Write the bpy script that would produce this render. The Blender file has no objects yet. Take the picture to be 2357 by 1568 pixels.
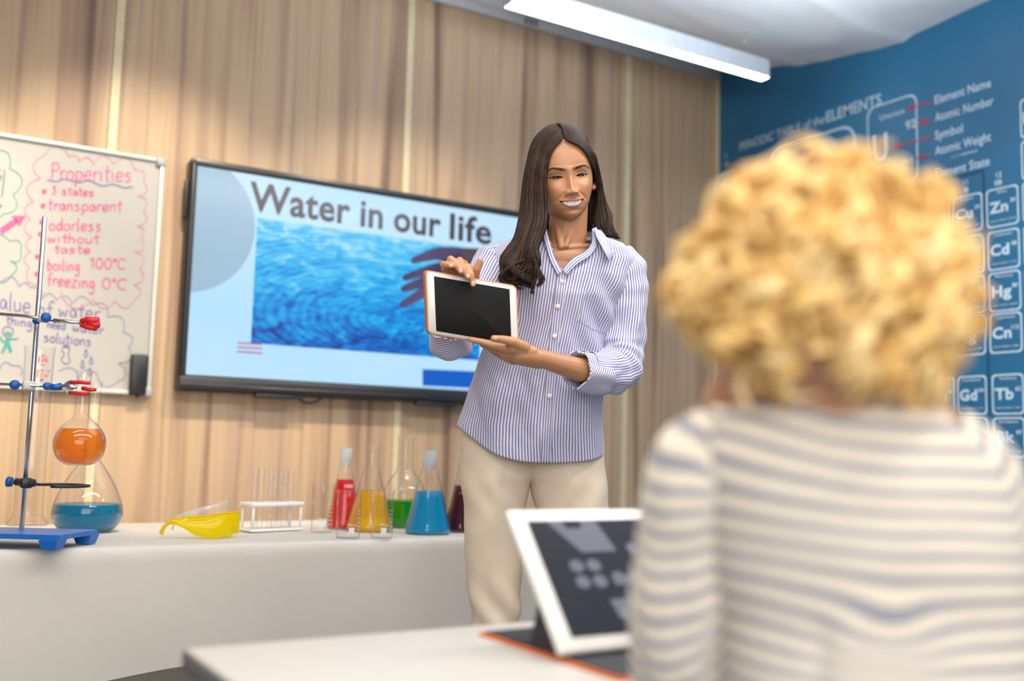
import bpy, math, random
import numpy as np
from mathutils import Matrix, Vector, noise
random.seed(7)
rng = np.random.default_rng(7)
SC = bpy.context.scene
COL = SC.collection
# ------------------------------------------------------------------ camera
FPX = 2347.0
RT = np.array([0.8525, -0.5220, 0.0247]); FW = np.array([0.5184, 0.8487, 0.1050])
FW = FW / np.linalg.norm(FW); RT = RT - FW * (RT @ FW); RT /= np.linalg.norm(RT); DN = np.cross(FW, RT)
CAM = np.array([0.0, 0.0, 0.92])
cam = bpy.data.cameras.new('camera'); camo = bpy.data.objects.new('camera', cam); COL.objects.link(camo)
cam.sensor_width = 36.0; cam.lens = FPX / 2357 * 36.0; cam.clip_start = 0.02
M = Matrix(((RT[0], -DN[0], -FW[0], CAM[0]), (RT[1], -DN[1], -FW[1], CAM[1]), (RT[2], -DN[2], -FW[2], CAM[2]), (0, 0, 0, 1)))
camo.matrix_world = M
cam.dof.use_dof = True; cam.dof.focus_distance = 2.44; cam.dof.aperture_fstop = 1.5; cam.dof.aperture_blades = 0
SC.camera = camo
SC.cycles.transparent_max_bounces = 40; SC.cycles.max_bounces = 10
# ------------------------------------------------------------------ world, exposure, room and fill lights
vs = SC.view_settings; SC.display_settings.display_device = 'sRGB'
vs.view_transform = 'Standard'; vs.look = 'None'; vs.gamma = 1.0; vs.use_curve_mapping = False; vs.exposure = 0.0
wd = bpy.data.worlds.new('world'); SC.world = wd; wd.use_nodes = True
wd.node_tree.nodes['Background'].inputs[0].default_value = (1.0, 0.965, 0.93, 1); wd.node_tree.nodes['Background'].inputs[1].default_value = 0.21
def area(name, loc, sx, sy, power, col, rot=(0, 0, 0)):
    l = bpy.data.lights.new(name, 'AREA'); l.shape = 'RECTANGLE'; l.size = sx; l.size_y = sy; l.energy = power; l.color = col
    o = bpy.data.objects.new(name, l); COL.objects.link(o); o.location = loc; o.rotation_euler = rot; return o
def spot(name, loc, tgt, power, col, ang, blend, size=0.05):
    l = bpy.data.lights.new(name, 'SPOT'); l.energy = power; l.color = col; l.spot_size = math.radians(ang); l.spot_blend = blend; l.shadow_soft_size = size
    o = bpy.data.objects.new(name, l); COL.objects.link(o); o.location = loc
    o.rotation_euler = (Vector(tgt) - Vector(loc)).to_track_quat('-Z', 'Y').to_euler(); return o
# rows of linear pendants over the room, behind and beside the one in view
area('pendant_light', (0.4, 1.2, 2.5), 2.4, 0.08, 30, (1, .96, .90))
area('pendant_light', (2.3, 1.2, 2.5), 1.4, 0.08, 26, (1, .97, .93))
area('pendant_light', (0.6, -0.4, 2.5), 2.4, 0.08, 26, (1, .96, .90))
area('pendant_light', (0.0, 1.9, 2.5), 1.4, 0.08, 8, (1, .93, .82))
area('ceiling_fill', (1.95, 2.3, 2.3), 1.6, 0.3, 25, (.86, .93, 1), (math.pi, 0, 0))  # added upward fill to brighten the ceiling, not part of any pendant
area('front_fill', (-0.2, -0.95, 1.45), 2.6, 1.5, 46, (1, .97, .93), (math.radians(90), 0, math.radians(-20)))  # added soft fill from behind the camera for the figures, not a window
# warm ceiling downlights washing the panelled wall
for i, (x, p) in enumerate(((-0.3, 160), (0.7, 148), (1.7, 90), (2.7, 30))):
    spot('downlight', (x, 2.35, 2.84), (x, 3.8, 1.16), p, (1, .83, .60), 58, 0.6)

spot('downlight', (2.75, 1.5, 2.7), (3.52, 1.95, 1.15), 30, (.86, .95, 1), 50, 1.0)

# ------------------------------------------------------------------ geometry helpers
def ray(px, py): return FW + RT * (px - 1178.5) / FPX + DN * (py - 784) / FPX
def D(px, py, d): return CAM + ray(px, py) * d
def onY(px, py, Y): r = ray(px, py); return CAM + r * Y / r[1]
def onX(px, py, X): r = ray(px, py); return CAM + r * X / r[0]
def onZ(px, py, Z): r = ray(px, py); return CAM + r * (Z - CAM[2]) / r[2]
def depth(p): return float((np.asarray(p) - CAM) @ FW)
A = np.array
UP = A([0, 0, 1.0])
def nz(v): v = A(v, float); n = np.linalg.norm(v); return v / n if n > 1e-12 else v
def sm(a, b, x): t = np.clip((x - a) / (b - a), 0, 1); return t * t * (3 - 2 * t)
def crom(pts, n):
    """catmull-rom through rows of pts, n samples"""
    P = A(pts, float); m = len(P); out = []
    for t in np.linspace(0, m - 1, n):
        i = min(int(t), m - 2); u = t - i
        p0 = P[max(i - 1, 0)]; p1 = P[i]; p2 = P[i + 1]; p3 = P[min(i + 2, m - 1)]
        out.append(.5 * ((2 * p1) + (-p0 + p2) * u + (2 * p0 - 5 * p1 + 4 * p2 - p3) * u * u + (-p0 + 3 * p1 - 3 * p2 + p3) * u ** 3))
    return A(out)
def wloc(o):
    v = A(o.location, float)
    while o.parent: o = o.parent; v = v + A(o.location, float)
    return v
class MB:
    def __init__(s): s.V = []; s.F = []; s.UV = []; s.C = []; s.uv = False; s.col = False
    def add(s, verts, faces, uvs=None, col=None):
        b = len(s.V); s.V.extend([tuple(map(float, v)) for v in verts]); s.F.extend([tuple(b + int(i) for i in f) for f in faces])
        if uvs is not None: s.uv = True; s.UV.extend([tuple(u) for u in uvs])
        else: s.UV.extend([(0, 0)] * len(verts))
        if col is not None: s.col = True; s.C.extend([tuple(c) for c in col])
        else: s.C.extend([(1, 1, 1)] * len(verts))
    def box(s, c, size, R=None, bev=0.0):
        c = A(c, float); h = A(size, float) / 2; R = np.eye(3) if R is None else A(R)
        b = min(bev, h.min() * .95)
        if b <= 0:
            vs_ = [c + R @ (h * A([x, y, z])) for x in (-1, 1) for y in (-1, 1) for z in (-1, 1)]
            s.add(vs_, [(0, 1, 3, 2), (4, 6, 7, 5), (0, 4, 5, 1), (2, 3, 7, 6), (0, 2, 6, 4), (1, 5, 7, 3)]); return
        import bmesh
        bm = bmesh.new(); bmesh.ops.create_cube(bm, size=1)
        for v in bm.verts: v.co = Vector((v.co.x * 2 * h[0], v.co.y * 2 * h[1], v.co.z * 2 * h[2]))
        bmesh.ops.bevel(bm, geom=list(bm.edges), offset=b, segments=2, affect='EDGES', profile=.5)
        bm.verts.index_update()
        s.add([c + R @ A(v.co) for v in bm.verts], [[v.index for v in f.verts] for f in bm.faces]); bm.free()
    def rings(s, R, closed=True, caps=True, uvs=None, col=None):
        """R: m x n x 3 rings"""
        R = A(R); m, n = R.shape[:2]; F = []
        for i in range(m - 1):
            for j in range(n if closed else n - 1):
                k = (j + 1) % n; F.append((i * n + j, i * n + k, (i + 1) * n + k, (i + 1) * n + j))
        if caps and closed: F.append(tuple(range(n))[::-1]); F.append(tuple((m - 1) * n + j for j in range(n)))
        s.add(R.reshape(-1, 3), F, uvs, col)
    def tube(s, pts, rad, n=8, flat=1.0, caps=True, up=None, uvm=False, wob=None):
        P = A(pts, float); m = len(P); rad = np.broadcast_to(A(rad, float), (m,)) if np.ndim(rad) < 1 or len(rad) != m else A(rad, float)
        T = np.gradient(P, axis=0); T = T / (np.linalg.norm(T, axis=1)[:, None] + 1e-12)
        a = nz(up) if up is not None else (UP if abs(T[0] @ UP) < .9 else A([1., 0, 0]))
        R = []; U = []; L = 0; ang = np.linspace(0, 2 * math.pi, n, endpoint=False)
        for i in range(m):
            a = nz(a - T[i] * (a @ T[i])); b = np.cross(T[i], a)
            if i: L += np.linalg.norm(P[i] - P[i - 1])
            r = rad[i] * (np.ones(n) if wob is None else 1 + A([wob(i / (m - 1), t, L) for t in ang]))
            R.append(P[i] + np.outer(np.cos(ang) * r, b) + np.outer(np.sin(ang) * r * flat, a))
            U += [(t * rad.max(), L) for t in ang]
        s.rings(R, True, caps, U if uvm else None)
    def ball(s, c, r, R=None, n=12, m=8):
        c = A(c, float); r = np.broadcast_to(A(r, float), (3,)); R = np.eye(3) if R is None else A(R)
        V = [c + R @ (r * A([0, 0, 1]))]
        for i in range(1, m):
            for j in range(n):
                a = math.pi * i / m; b = 2 * math.pi * j / n; V.append(c + R @ (r * A([math.sin(a) * math.cos(b), math.sin(a) * math.sin(b), math.cos(a)])))
        V.append(c - R @ (r * A([0, 0, 1]))); F = [(0, 1 + j, 1 + (j + 1) % n) for j in range(n)]
        for i in range(m - 2):
            for j in range(n): k = (j + 1) % n; F.append((1 + i * n + j, 1 + (i + 1) * n + j, 1 + (i + 1) * n + k, 1 + i * n + k))
        e = len(V) - 1; F += [(e, 1 + (m - 2) * n + (j + 1) % n, 1 + (m - 2) * n + j) for j in range(n)]
        s.add(V, F)
    def cap(s, p, q, r0, r1, n=16):
        """tapered capsule, for the skin remesh"""
        p = A(p, float); q = A(q, float); s.ball(p, r0, n=n, m=8); s.ball(q, r1, n=n, m=8)
        s.tube([p, (p + q) / 2, q], [r0, (r0 + r1) / 2, r1], n=n)
    def lathe(s, c, prof, n=40, caps=True):
        c = A(c, float); ang = np.linspace(0, 2 * math.pi, n, endpoint=False)
        s.rings([[c + A([r * math.cos(t), r * math.sin(t), z]) for t in ang] for r, z in prof], True, caps)
    def disc(s, c, r, nrm, n=16, th=0.003):
        nrm = nz(nrm); s.tube([A(c), A(c) + nrm * th], [r, r], n=n)
    def build(s, name, mat, parent=None, loc=None, smooth=True, **props):
        me = bpy.data.meshes.new(name)
        off = A([0., 0, 0])
        if parent is not None: off = wloc(parent)
        if loc is not None and parent is None: off = A(loc, float)
        me.from_pydata([tuple(A(v) - off) for v in s.V], [], s.F)
        if s.uv:
            ul = me.uv_layers.new(name='UVMap'); li = np.empty(len(me.loops), dtype=np.int32); me.loops.foreach_get('vertex_index', li)
            ul.data.foreach_set('uv', A(s.UV, dtype=np.float32)[li].ravel())
        if s.col:
            ca = me.color_attributes.new('Col', 'FLOAT_COLOR', 'POINT'); c4 = np.ones((len(s.C), 4), np.float32); c4[:, :3] = A(s.C); ca.data.foreach_set('color', c4.ravel())
        me.polygons.foreach_set('use_smooth', [smooth] * len(me.polygons)); me.materials.append(mat)
        o = bpy.data.objects.new(name, me); COL.objects.link(o)
        if parent is not None: o.parent = parent
        else: o.location = off
        for k, v in props.items(): o[k] = v
        return o
def empty(name, loc, label=None, category=None, group=None, kind=None):
    o = bpy.data.objects.new(name, None); COL.objects.link(o); o.location = tuple(map(float, loc)); o.empty_display_size = .05
    bpy.context.view_layer.update()
    for k, v in (('label', label), ('category', category), ('group', group), ('kind', kind)):
        if v: o[k] = v
    o.matrix_world = Matrix.Translation(o.location)
    return o
def tag(o, label=None, category=None, group=None, kind=None):
    for k, v in (('label', label), ('category', category), ('group', group), ('kind', kind)):
        if v: o[k] = v
    return o
def dup(o, loc=None, label=None):
    c = o.copy(); COL.objects.link(c)
    if loc is not None: c.location = tuple(map(float, loc))
    if label: c['label'] = label
    for ch in o.children:
        k = ch.copy(); COL.objects.link(k); k.parent = c
        for g in ch.children: h = g.copy(); COL.objects.link(h); h.parent = k
    return c
_tc = {}
def text_mesh(body, size=1.0, bold=0.0, shear=0.0):
    key = (body, bold, shear)
    if key not in _tc:
        cu = bpy.data.curves.new('t', 'FONT'); cu.body = body; cu.size = 1.0; cu.offset = bold; cu.shear = shear; cu.space_character = 1.0 + bold * 1.5; cu.resolution_u = 3
        o = bpy.data.objects.new('t', cu); COL.objects.link(o); dg = bpy.context.evaluated_depsgraph_get()
        me = bpy.data.meshes.new_from_object(o.evaluated_get(dg))
        _tc[key] = ([tuple(v.co) for v in me.vertices], [tuple(p.vertices) for p in me.polygons])
        bpy.data.objects.remove(o); bpy.data.curves.remove(cu); bpy.data.meshes.remove(me)
    V, F = _tc[key]; return A(V) * size if len(V) else np.zeros((0, 3)), F
def put_text(mb, body, org, ux, uy, size=None, width=None, height=None, bold=0.0, lift=None, align='L', shear=0.0):
    """flat lettering on a plane: origin = left baseline; cap height = height, stretched to width"""
    V, F = text_mesh(body, 1.0, bold, shear)
    if not len(V): return
    x0, x1 = V[:, 0].min(), V[:, 0].max(); sx = sy = size or 1.0
    if height: sy = height / .70; sx = sy
    if width: sx = width / (x1 - x0)
    if width and not height: sy = sx
    xs = (V[:, 0] - x0) * sx; w = (x1 - x0) * sx
    if align == 'C': xs = xs - w / 2
    if align == 'R': xs = xs - w
    org = A(org, float) + (0 if lift is None else A(lift))
    mb.add(org + np.outer(xs, ux) + np.outer(V[:, 1] * sy, uy), F)

# ------------------------------------------------------------------ material helpers
def newmat(name):
    m = bpy.data.materials.new(name); m.use_nodes = True; nt = m.node_tree; return m, nt, nt.nodes['Principled BSDF']
def N(nt, typ, **kw):
    n = nt.nodes.new(typ)
    for k, v in kw.items():
        if k.startswith('i_'): n.inputs[int(k[2:]) if k[2:].isdigit() else k[2:].replace('_', ' ')].default_value = v
        else: setattr(n, k, v)
    return n
def ramp(nt, stops, interp='LINEAR'):
    r = nt.nodes.new('ShaderNodeValToRGB'); cr = r.color_ramp; cr.interpolation = interp
    while len(cr.elements) < len(stops): cr.elements.new(.5)
    for e, (p, c) in zip(cr.elements, stops): e.position = p; e.color = (*c, 1)
    return r
def srgb(r, g, b):
    f = lambda c: (c / 12.92 if c <= .04045 else ((c + .055) / 1.055) ** 2.4)
    return tuple(f(c / 255) for c in (r, g, b))
def plain(name, col, rough=.5, metal=0, nscale=30, namp=.06, bump=0.0, bscale=200, spec=.5, coat=0):
    m, nt, b = newmat(name); L = nt.links
    tc = N(nt, 'ShaderNodeTexCoord'); no = N(nt, 'ShaderNodeTexNoise'); no.inputs['Scale'].default_value = nscale; no.inputs['Detail'].default_value = 3
    L.new(tc.outputs['Object'], no.inputs['Vector'])
    r = ramp(nt, [(.3, tuple(c * (1 - namp) for c in col)), (.7, tuple(min(1, c * (1 + namp)) for c in col))])
    L.new(no.outputs['Fac'], r.inputs[0]); L.new(r.outputs[0], b.inputs['Base Color'])
    b.inputs['Roughness'].default_value = rough; b.inputs['Metallic'].default_value = metal; b.inputs['Specular IOR Level'].default_value = spec
    b.inputs['Coat Weight'].default_value = coat
    if bump:
        n2 = N(nt, 'ShaderNodeTexNoise'); n2.inputs['Scale'].default_value = bscale; L.new(tc.outputs['Object'], n2.inputs['Vector'])
        bp = N(nt, 'ShaderNodeBump'); bp.inputs['Strength'].default_value = bump; bp.inputs['Distance'].default_value = .002
        L.new(n2.outputs['Fac'], bp.inputs['Height']); L.new(bp.outputs[0], b.inputs['Normal'])
    return m
def emis(name, col, s=1.0, var=.03):
    m, nt, b = newmat(name); L = nt.links
    tc = N(nt, 'ShaderNodeTexCoord'); no = N(nt, 'ShaderNodeTexNoise'); no.inputs['Scale'].default_value = 3
    L.new(tc.outputs['Object'], no.inputs['Vector']); r = ramp(nt, [(.3, tuple(c * (1 - var) for c in col)), (.7, col)])
    L.new(no.outputs['Fac'], r.inputs[0]); L.new(r.outputs[0], b.inputs['Emission Color']); b.inputs['Emission Strength'].default_value = s
    b.inputs['Base Color'].default_value = (.01, .01, .01, 1); b.inputs['Roughness'].default_value = .2
    return m
def glassy(name, tint=(1, 1, 1), body=0.0, bodycol=(1, 1, 1), rough=0.03, fres=1.45, edge=.35, edgecol=(.55, .6, .65)):
    """thin glass: clear transmission that darkens at grazing angles, fresnel gloss; `body` adds a milky share"""
    m = bpy.data.materials.new(name); m.use_nodes = True; nt = m.node_tree; nt.nodes.clear(); L = nt.links
    out = N(nt, 'ShaderNodeOutputMaterial'); tr = N(nt, 'ShaderNodeBsdfTransparent'); gl = N(nt, 'ShaderNodeBsdfGlossy'); gl.inputs['Roughness'].default_value = rough
    lw = N(nt, 'ShaderNodeLayerWeight'); lw.inputs['Blend'].default_value = edge
    r = ramp(nt, [(0.0, tint), (.55, tint), (1.0, tuple(a * b for a, b in zip(tint, edgecol)))]); L.new(lw.outputs['Facing'], r.inputs[0]); L.new(r.outputs[0], tr.inputs['Color'])
    l2 = N(nt, 'ShaderNodeLayerWeight'); l2.inputs['Blend'].default_value = .5; pw = N(nt, 'ShaderNodeMath', operation='POWER'); L.new(l2.outputs['Facing'], pw.inputs[0]); pw.inputs[1].default_value = 3.5
    fr = N(nt, 'ShaderNodeMath', operation='MULTIPLY_ADD'); L.new(pw.outputs[0], fr.inputs[0]); fr.inputs[1].default_value = .62; fr.inputs[2].default_value = .022
    last = tr.outputs[0]
    if body:
        df = N(nt, 'ShaderNodeBsdfDiffuse'); df.inputs['Color'].default_value = (*bodycol, 1); tl = N(nt, 'ShaderNodeBsdfTranslucent'); tl.inputs['Color'].default_value = (*bodycol, 1)
        m1 = N(nt, 'ShaderNodeMixShader'); m1.inputs[0].default_value = .5; L.new(df.outputs[0], m1.inputs[1]); L.new(tl.outputs[0], m1.inputs[2])
        m2 = N(nt, 'ShaderNodeMixShader'); m2.inputs[0].default_value = body; L.new(last, m2.inputs[1]); L.new(m1.outputs[0], m2.inputs[2]); last = m2.outputs[0]
    m3 = N(nt, 'ShaderNodeMixShader'); L.new(fr.outputs[0], m3.inputs[0]); L.new(last, m3.inputs[1]); L.new(gl.outputs[0], m3.inputs[2]); L.new(m3.outputs[0], out.inputs[0])
    return m
M_glass = glassy('clear_glass')
M_frost = glassy('frosted_glass', (.95, .97, 1), .45, (.8, .86, .92), .4)
def liquid(name, c, body=.55): return glassy(name, tuple(min(1, (x + .004) ** .5) for x in c), body, tuple(min(1, x * 1.25 + .005) for x in c), .08, 1.33, .2, (.7, .7, .7))
M_white = plain('white_paint', (.78, .78, .78), .4)
M_black = plain('black_plastic', (.02, .022, .025), .35)
M_steel = plain('chrome_steel', (.55, .57, .6), .18, 1.0)
M_blue = plain('blue_enamel', srgb(20, 105, 190), .35)
M_knob = plain('blue_plastic', srgb(5, 85, 160), .3)
M_red = plain('red_rubber', srgb(215, 30, 30), .4)
# ================================================================== THE ROOM
WY, WX, CZ = 3.8, 3.524, 2.87
TZ = 0.655
def wood_mat():
    m, nt, b = newmat('oak_laminate'); L = nt.links
    tc = N(nt, 'ShaderNodeTexCoord')
    def noise_(sc, scale, det=3, dist=0.0):
        mp = N(nt, 'ShaderNodeMapping'); mp.inputs['Scale'].default_value = sc; L.new(tc.outputs['Object'], mp.inputs[0])
        n = N(nt, 'ShaderNodeTexNoise'); n.inputs['Scale'].default_value = scale; n.inputs['Detail'].default_value = det; n.inputs['Distortion'].default_value = dist
        L.new(mp.outputs[0], n.inputs['Vector']); return n
    n1 = noise_((10, 1, .33), 1.0, 2, .5); n2 = noise_((42, 1, .8), 1.0, 3, .3); n3 = noise_((150, 1, 2), 1.0, 2)
    r1 = ramp(nt, [(.30, srgb(132, 107, 88)), (.38, srgb(176, 146, 121)), (.50, srgb(206, 177, 143)), (.70, srgb(190, 162, 138))]); L.new(n1.outputs['Fac'], r1.inputs[0])
    r2 = ramp(nt, [(.30, (.78, .74, .72)), (.44, (.96, .96, .96)), (.6, (1, 1, 1))]); L.new(n2.outputs['Fac'], r2.inputs[0])
    r3 = ramp(nt, [(.3, (.93, .93, .93)), (.7, (1, 1, 1))]); L.new(n3.outputs['Fac'], r3.inputs[0])
    x1 = N(nt, 'ShaderNodeMixRGB', blend_type='MULTIPLY'); x1.inputs[0].default_value = 1; L.new(r1.outputs[0], x1.inputs[1]); L.new(r2.outputs[0], x1.inputs[2])
    x2 = N(nt, 'ShaderNodeMixRGB', blend_type='MULTIPLY'); x2.inputs[0].default_value = 1; L.new(x1.outputs[0], x2.inputs[1]); L.new(r3.outputs[0], x2.inputs[2])
    L.new(x2.outputs[0], b.inputs['Base Color']); b.inputs['Roughness'].default_value = .55
    return m
M_wood = wood_mat()
M_strip = plain('cream_strip', srgb(226, 210, 170), .4)
w = MB(); w.box(((-1.6 + WX) / 2, WY + .05, CZ / 2), (WX + 1.6, .08, CZ)); wall = w.build('wall_back', M_wood, kind='structure', loc=((-1.6 + WX) / 2, WY + .05, 0), smooth=False)
seams = [-0.54, 0.62, 1.779, 2.944]
edges = [-1.6] + seams + [WX]
for a, b_ in zip(edges[:-1], edges[1:]):
    w = MB(); w.box(((a + b_) / 2, WY + .004, CZ / 2), (b_ - a - .034, .012, CZ - .005)); w.build('panel', M_wood, wall, smooth=False)
for s_ in seams:
    w = MB(); w.box((s_, WY + .003, CZ / 2), (.03, .016, CZ - .01)); w.build('joint_strip', M_strip, wall, smooth=False)
w = MB(); w.box(((-1.6 + WX) / 2, WY - .008, .10), (WX + 1.6, .014, .20)); w.build('baseboard_back', plain('grey_baseboard', (.22, .23, .24), .5), kind='structure', loc=(1, WY - .008, 0), smooth=False)
# right wall: big printed mural
def mural_mat():
    m, nt, b = newmat('mural_print'); L = nt.links; tc = N(nt, 'ShaderNodeTexCoord'); sx = N(nt, 'ShaderNodeSeparateXYZ'); L.new(tc.outputs['Object'], sx.inputs[0])
    no = N(nt, 'ShaderNodeTexNoise'); no.inputs['Scale'].default_value = 1.2; no.inputs['Detail'].default_value = 2; L.new(tc.outputs['Object'], no.inputs['Vector'])
    r = ramp(nt, [(.35, srgb(30, 98, 138)), (.65, srgb(44, 118, 160))]); L.new(no.outputs['Fac'], r.inputs[0]); L.new(r.outputs[0], b.inputs['Base Color'])
    b.inputs['Roughness'].default_value = .38; return m
M_mural = mural_mat()
w = MB(); w.box((WX + .05, (-1 + WY) / 2, CZ / 2), (.1, WY + 1, CZ)); wr = w.build('wall_right', M_mural, kind='structure', loc=(WX + .05, (-1 + WY) / 2, 0), smooth=False)
w = MB(); w.box((WX - .004, WY - .004, CZ / 2), (.02, .02, CZ - .01)); w.build('trim_1', M_strip, kind='structure', loc=(WX, WY, 0), smooth=False)
# floor
M_floor = plain('grey_floor', srgb(120, 122, 124), .45, nscale=4)
w = MB(); w.box(((-1.6 + WX) / 2, (WY - 1) / 2, -.05), (WX + 1.6, WY + 1, .1)); w.build('floor', M_floor, kind='structure', loc=((-1.6 + WX) / 2, (WY - 1) / 2, 0), smooth=False)
# ceiling: white, sagging softly towards the mural wall, with one pleat
M_ceil = plain('white_ceiling', (.88, .90, .93), .7, nscale=2, bump=.3, bscale=4)
knots = A([[-1, 2.72], [1.9, 2.70], [2.297, 2.691], [2.43, 2.684], [2.529, 2.678], [2.633, 2.669], [2.676, 2.652], [2.9, 2.681], [3.094, 2.708], [3.223, 2.729], [3.442, 2.787], [3.8, 2.874]])
G = []
xs = np.concatenate([[-1.6, 0, 1.2], np.linspace(1.9, WX + .02, 60)]); ys = np.concatenate([[-1, 0, 1.2], np.linspace(1.8, WY, 110)])
for x in xs:
    row = []
    for y in ys:
        zr = np.interp(y, knots[:, 0], knots[:, 1]); k = sm(2.1, 3.35, x)
        z = CZ + (zr - CZ) * k + .006 * noise.noise(Vector((x * 5, y * 9, 0))) * k
        row.append((x, y, z))
    G.append(row)
G = A(G)
w = MB(); w.rings(G, False, False); T = G.copy(); T[..., 2] = 2.96; w.rings(T[:, ::-1], False, False)
ce = w.build('ceiling', M_ceil, kind='structure', loc=(1, 1.4, CZ))
w = MB(); w.box((1.4, WY - .012, CZ - .022), (WX - 1.4 + 3, .022, .044), bev=.004); w.V = [(min(v[0], WX - .001), v[1], v[2]) for v in w.V]
w.build('trim_2', M_white, kind='structure', loc=(1.4, WY, CZ - .02))
# slotted tray under the ceiling, with its fixing
M_alu = plain('dull_aluminium', (.55, .57, .6), .45, .3); M_slot = plain('dark_slot', (.06, .06, .07), .8)
a = onZ(1640, 102, 2.80); b_ = onZ(1800, 8, 2.80); L_ = np.linalg.norm(b_ - a); ud = nz(b_ - a); side = nz(np.cross(ud, UP)); Rm = np.stack([ud, side, UP], 1)
tr = empty('cable_tray', (a + b_) / 2, 'slotted metal cable tray under the white ceiling', 'cable tray')
w = MB(); w.box((a + b_) / 2 + UP * .012, (L_, .05, .004), Rm); w.box((a + b_) / 2 + side * .025 + UP * .004, (L_, .003, .02), Rm); w.box((a + b_) / 2 - side * .025 + UP * .004, (L_, .003, .02), Rm)
w.build('channel', M_alu, tr, smooth=False)
for i in range(9):
    w = MB(); w.box(a + ud * L_ * (i + .5) / 9 + UP * .009, (.02, .012, .003), Rm); w.build('slot', M_slot, tr, smooth=False)
for t in (.12, .85): w = MB(); w.tube([a + ud * L_ * t + UP * .012, a + ud * L_ * t + UP * .065], .004, 8); w.build('hanger_rod', M_alu, tr)
# ceiling bracket of a projector, mostly outside the frame
c = onZ(1868, -10, 2.74)
br = empty('ceiling_bracket', c, 'grey wedge bracket hanging from the white ceiling at the top edge', 'bracket')
w = MB(); w.rings([[c + A([x * k, y * k, z]) for x, y in ((-.07, -.05), (.07, -.05), (.07, .05), (-.07, .05))] for k, z in ((1.0, .10), (.8, .0), (.25, -.035))], True, True); w.build('housing', plain('bracket_grey', (.45, .46, .48), .5), br, smooth=False)
w = MB(); w.tube([c + UP * .09, c + UP * .125], .02, 16); w.build('ceiling_plate', M_alu, br)
# small dark vents on the ceiling trim
for i in range(3):
    p = onY(1212 + i * 11, 47 + i * 3, WY - .026)
    w = MB(); w.box(p, (.014, .006, .03), bev=.001); tag(w.build('ceiling_clip', plain('clip_grey', (.2, .2, .21), .5), loc=p), '%s of the three small grey clips on the white ceiling trim' % ['leftmost', 'middle', 'rightmost'][i], 'clip', 'clips on the ceiling trim')
# ------------------------------------------------------------------ pendant lamp in view
LZ = 2.55; x0, x1, y0, y1 = 1.848, 3.166, 3.09, 3.14
lp = empty('pendant_lamp', ((x0 + x1) / 2, (y0 + y1) / 2, LZ), 'long white linear pendant lamp glowing below the ceiling', 'lamp')
M_lampb = plain('lamp_white', (.62, .68, .75), .35); M_lampe = emis('lamp_diffuser', (.93, 1.0, .96), 9.0)
w = MB(); w.box(((x0 + x1) / 2, (y0 + y1) / 2, LZ + .042), (x1 - x0, y1 - y0, .078), bev=.002); w.build('housing', M_lampb, lp, smooth=False)
w = MB(); w.box(((x0 + x1) / 2, (y0 + y1) / 2, LZ + .001), (x1 - x0 - .006, y1 - y0 - .004, .004)); w.build('diffuser', M_lampe, lp, smooth=False)
for x in (x0, x1):
    w = MB(); w.box((x, (y0 + y1) / 2, LZ + .042), (.004, y1 - y0 + .004, .082), bev=.001); w.build('end_cap', plain('cap_grey', (.3, .32, .35), .4), lp, smooth=False)
for x in (x0 + .25, x1 - .12):
    w = MB(); w.tube([(x, 3.115, LZ + .08), (x, 3.115, LZ + .305)], .0012, 6); w.build('hanging_wire', M_steel, lp)
# ------------------------------------------------------------------ mural lettering and element tiles (flat print on the wall)
XW = WX - .0015; UXm = A([0, -1., 0]); UZm = UP
M_print = plain('pale_blue_print', srgb(200, 222, 238), .5); M_printred = plain('red_print', srgb(200, 35, 45), .5); M_printdark = plain('dark_line_print', srgb(12, 60, 95), .5)
def mtext(mb, s, y, z, h=None, w=None, bold=.01, align='L'): put_text(mb, s, (XW - .0006, y, z), UXm, UZm, width=w, height=h, bold=bold, align=align)
def rrect(mb, ya, yb, za, zb, r, lw, nseg=5, X=None):
    """rounded outline on the mural, ya>yb (left to right)"""
    pts = []
    for cy, cz, a0 in ((ya - r, zb - r, 90), (yb + r, zb - r, 0), (yb + r, za + r, -90), (ya - r, za + r, -180)):
        for i in range(nseg + 1):
            t = math.radians(a0 + (90 if a0 != 90 else 90) - 90 * i / nseg); pts.append((cy - r * math.cos(t), cz + r * math.sin(t)))
    pts = A(pts); c = A([(ya + yb) / 2, (za + zb) / 2]); n = len(pts); hs = A([abs(ya - yb) / 2, (zb - za) / 2])
    inn = c + (pts - c) * (1 - lw / hs); X = XW if X is None else X
    V = [(X, p[0], p[1]) for p in pts] + [(X, p[0], p[1]) for p in inn]
    mb.add(V, [(i, (i + 1) % n, n + (i + 1) % n, n + i) for i in range(n)])
title = MB(); mtext(title, 'PERIODIC TABLE of the', 3.64, 2.418, w=.54, h=.042, bold=.0); mtext(title, 'ELEMENTS', 3.09, 2.418, w=.30, h=.05, bold=.01)
for s, y, z, w_, in (('Element Name', 2.532, 2.345, .247), ('Atomic Number', 2.532, 2.272, .256), ('Symbol', 2.534, 2.198, .125), ('Atomic Weight', 2.535, 2.134, .244), ('Element State', 2.537, 2.040, .238)):
    mtext(title, s, y, z, w=w_, h=.036)
mtext(title, '(  ) = estimated', 2.46, 2.105, w=.11, h=.012)
mtext(title, '1', 3.74, 2.40, h=.03); mtext(title, 'IA', 3.745, 2.36, h=.025)
for s, y, z in (('11', 2.40, 1.985), ('IB', 2.40, 1.955), ('12', 2.262, 1.985), ('IIB', 2.268, 1.955), ('10', 2.55, 1.99)): mtext(title, s, y + .012, z, h=.02, bold=.02)
title.build('lettering', M_print, wr, smooth=False)
redm = MB()
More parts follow.
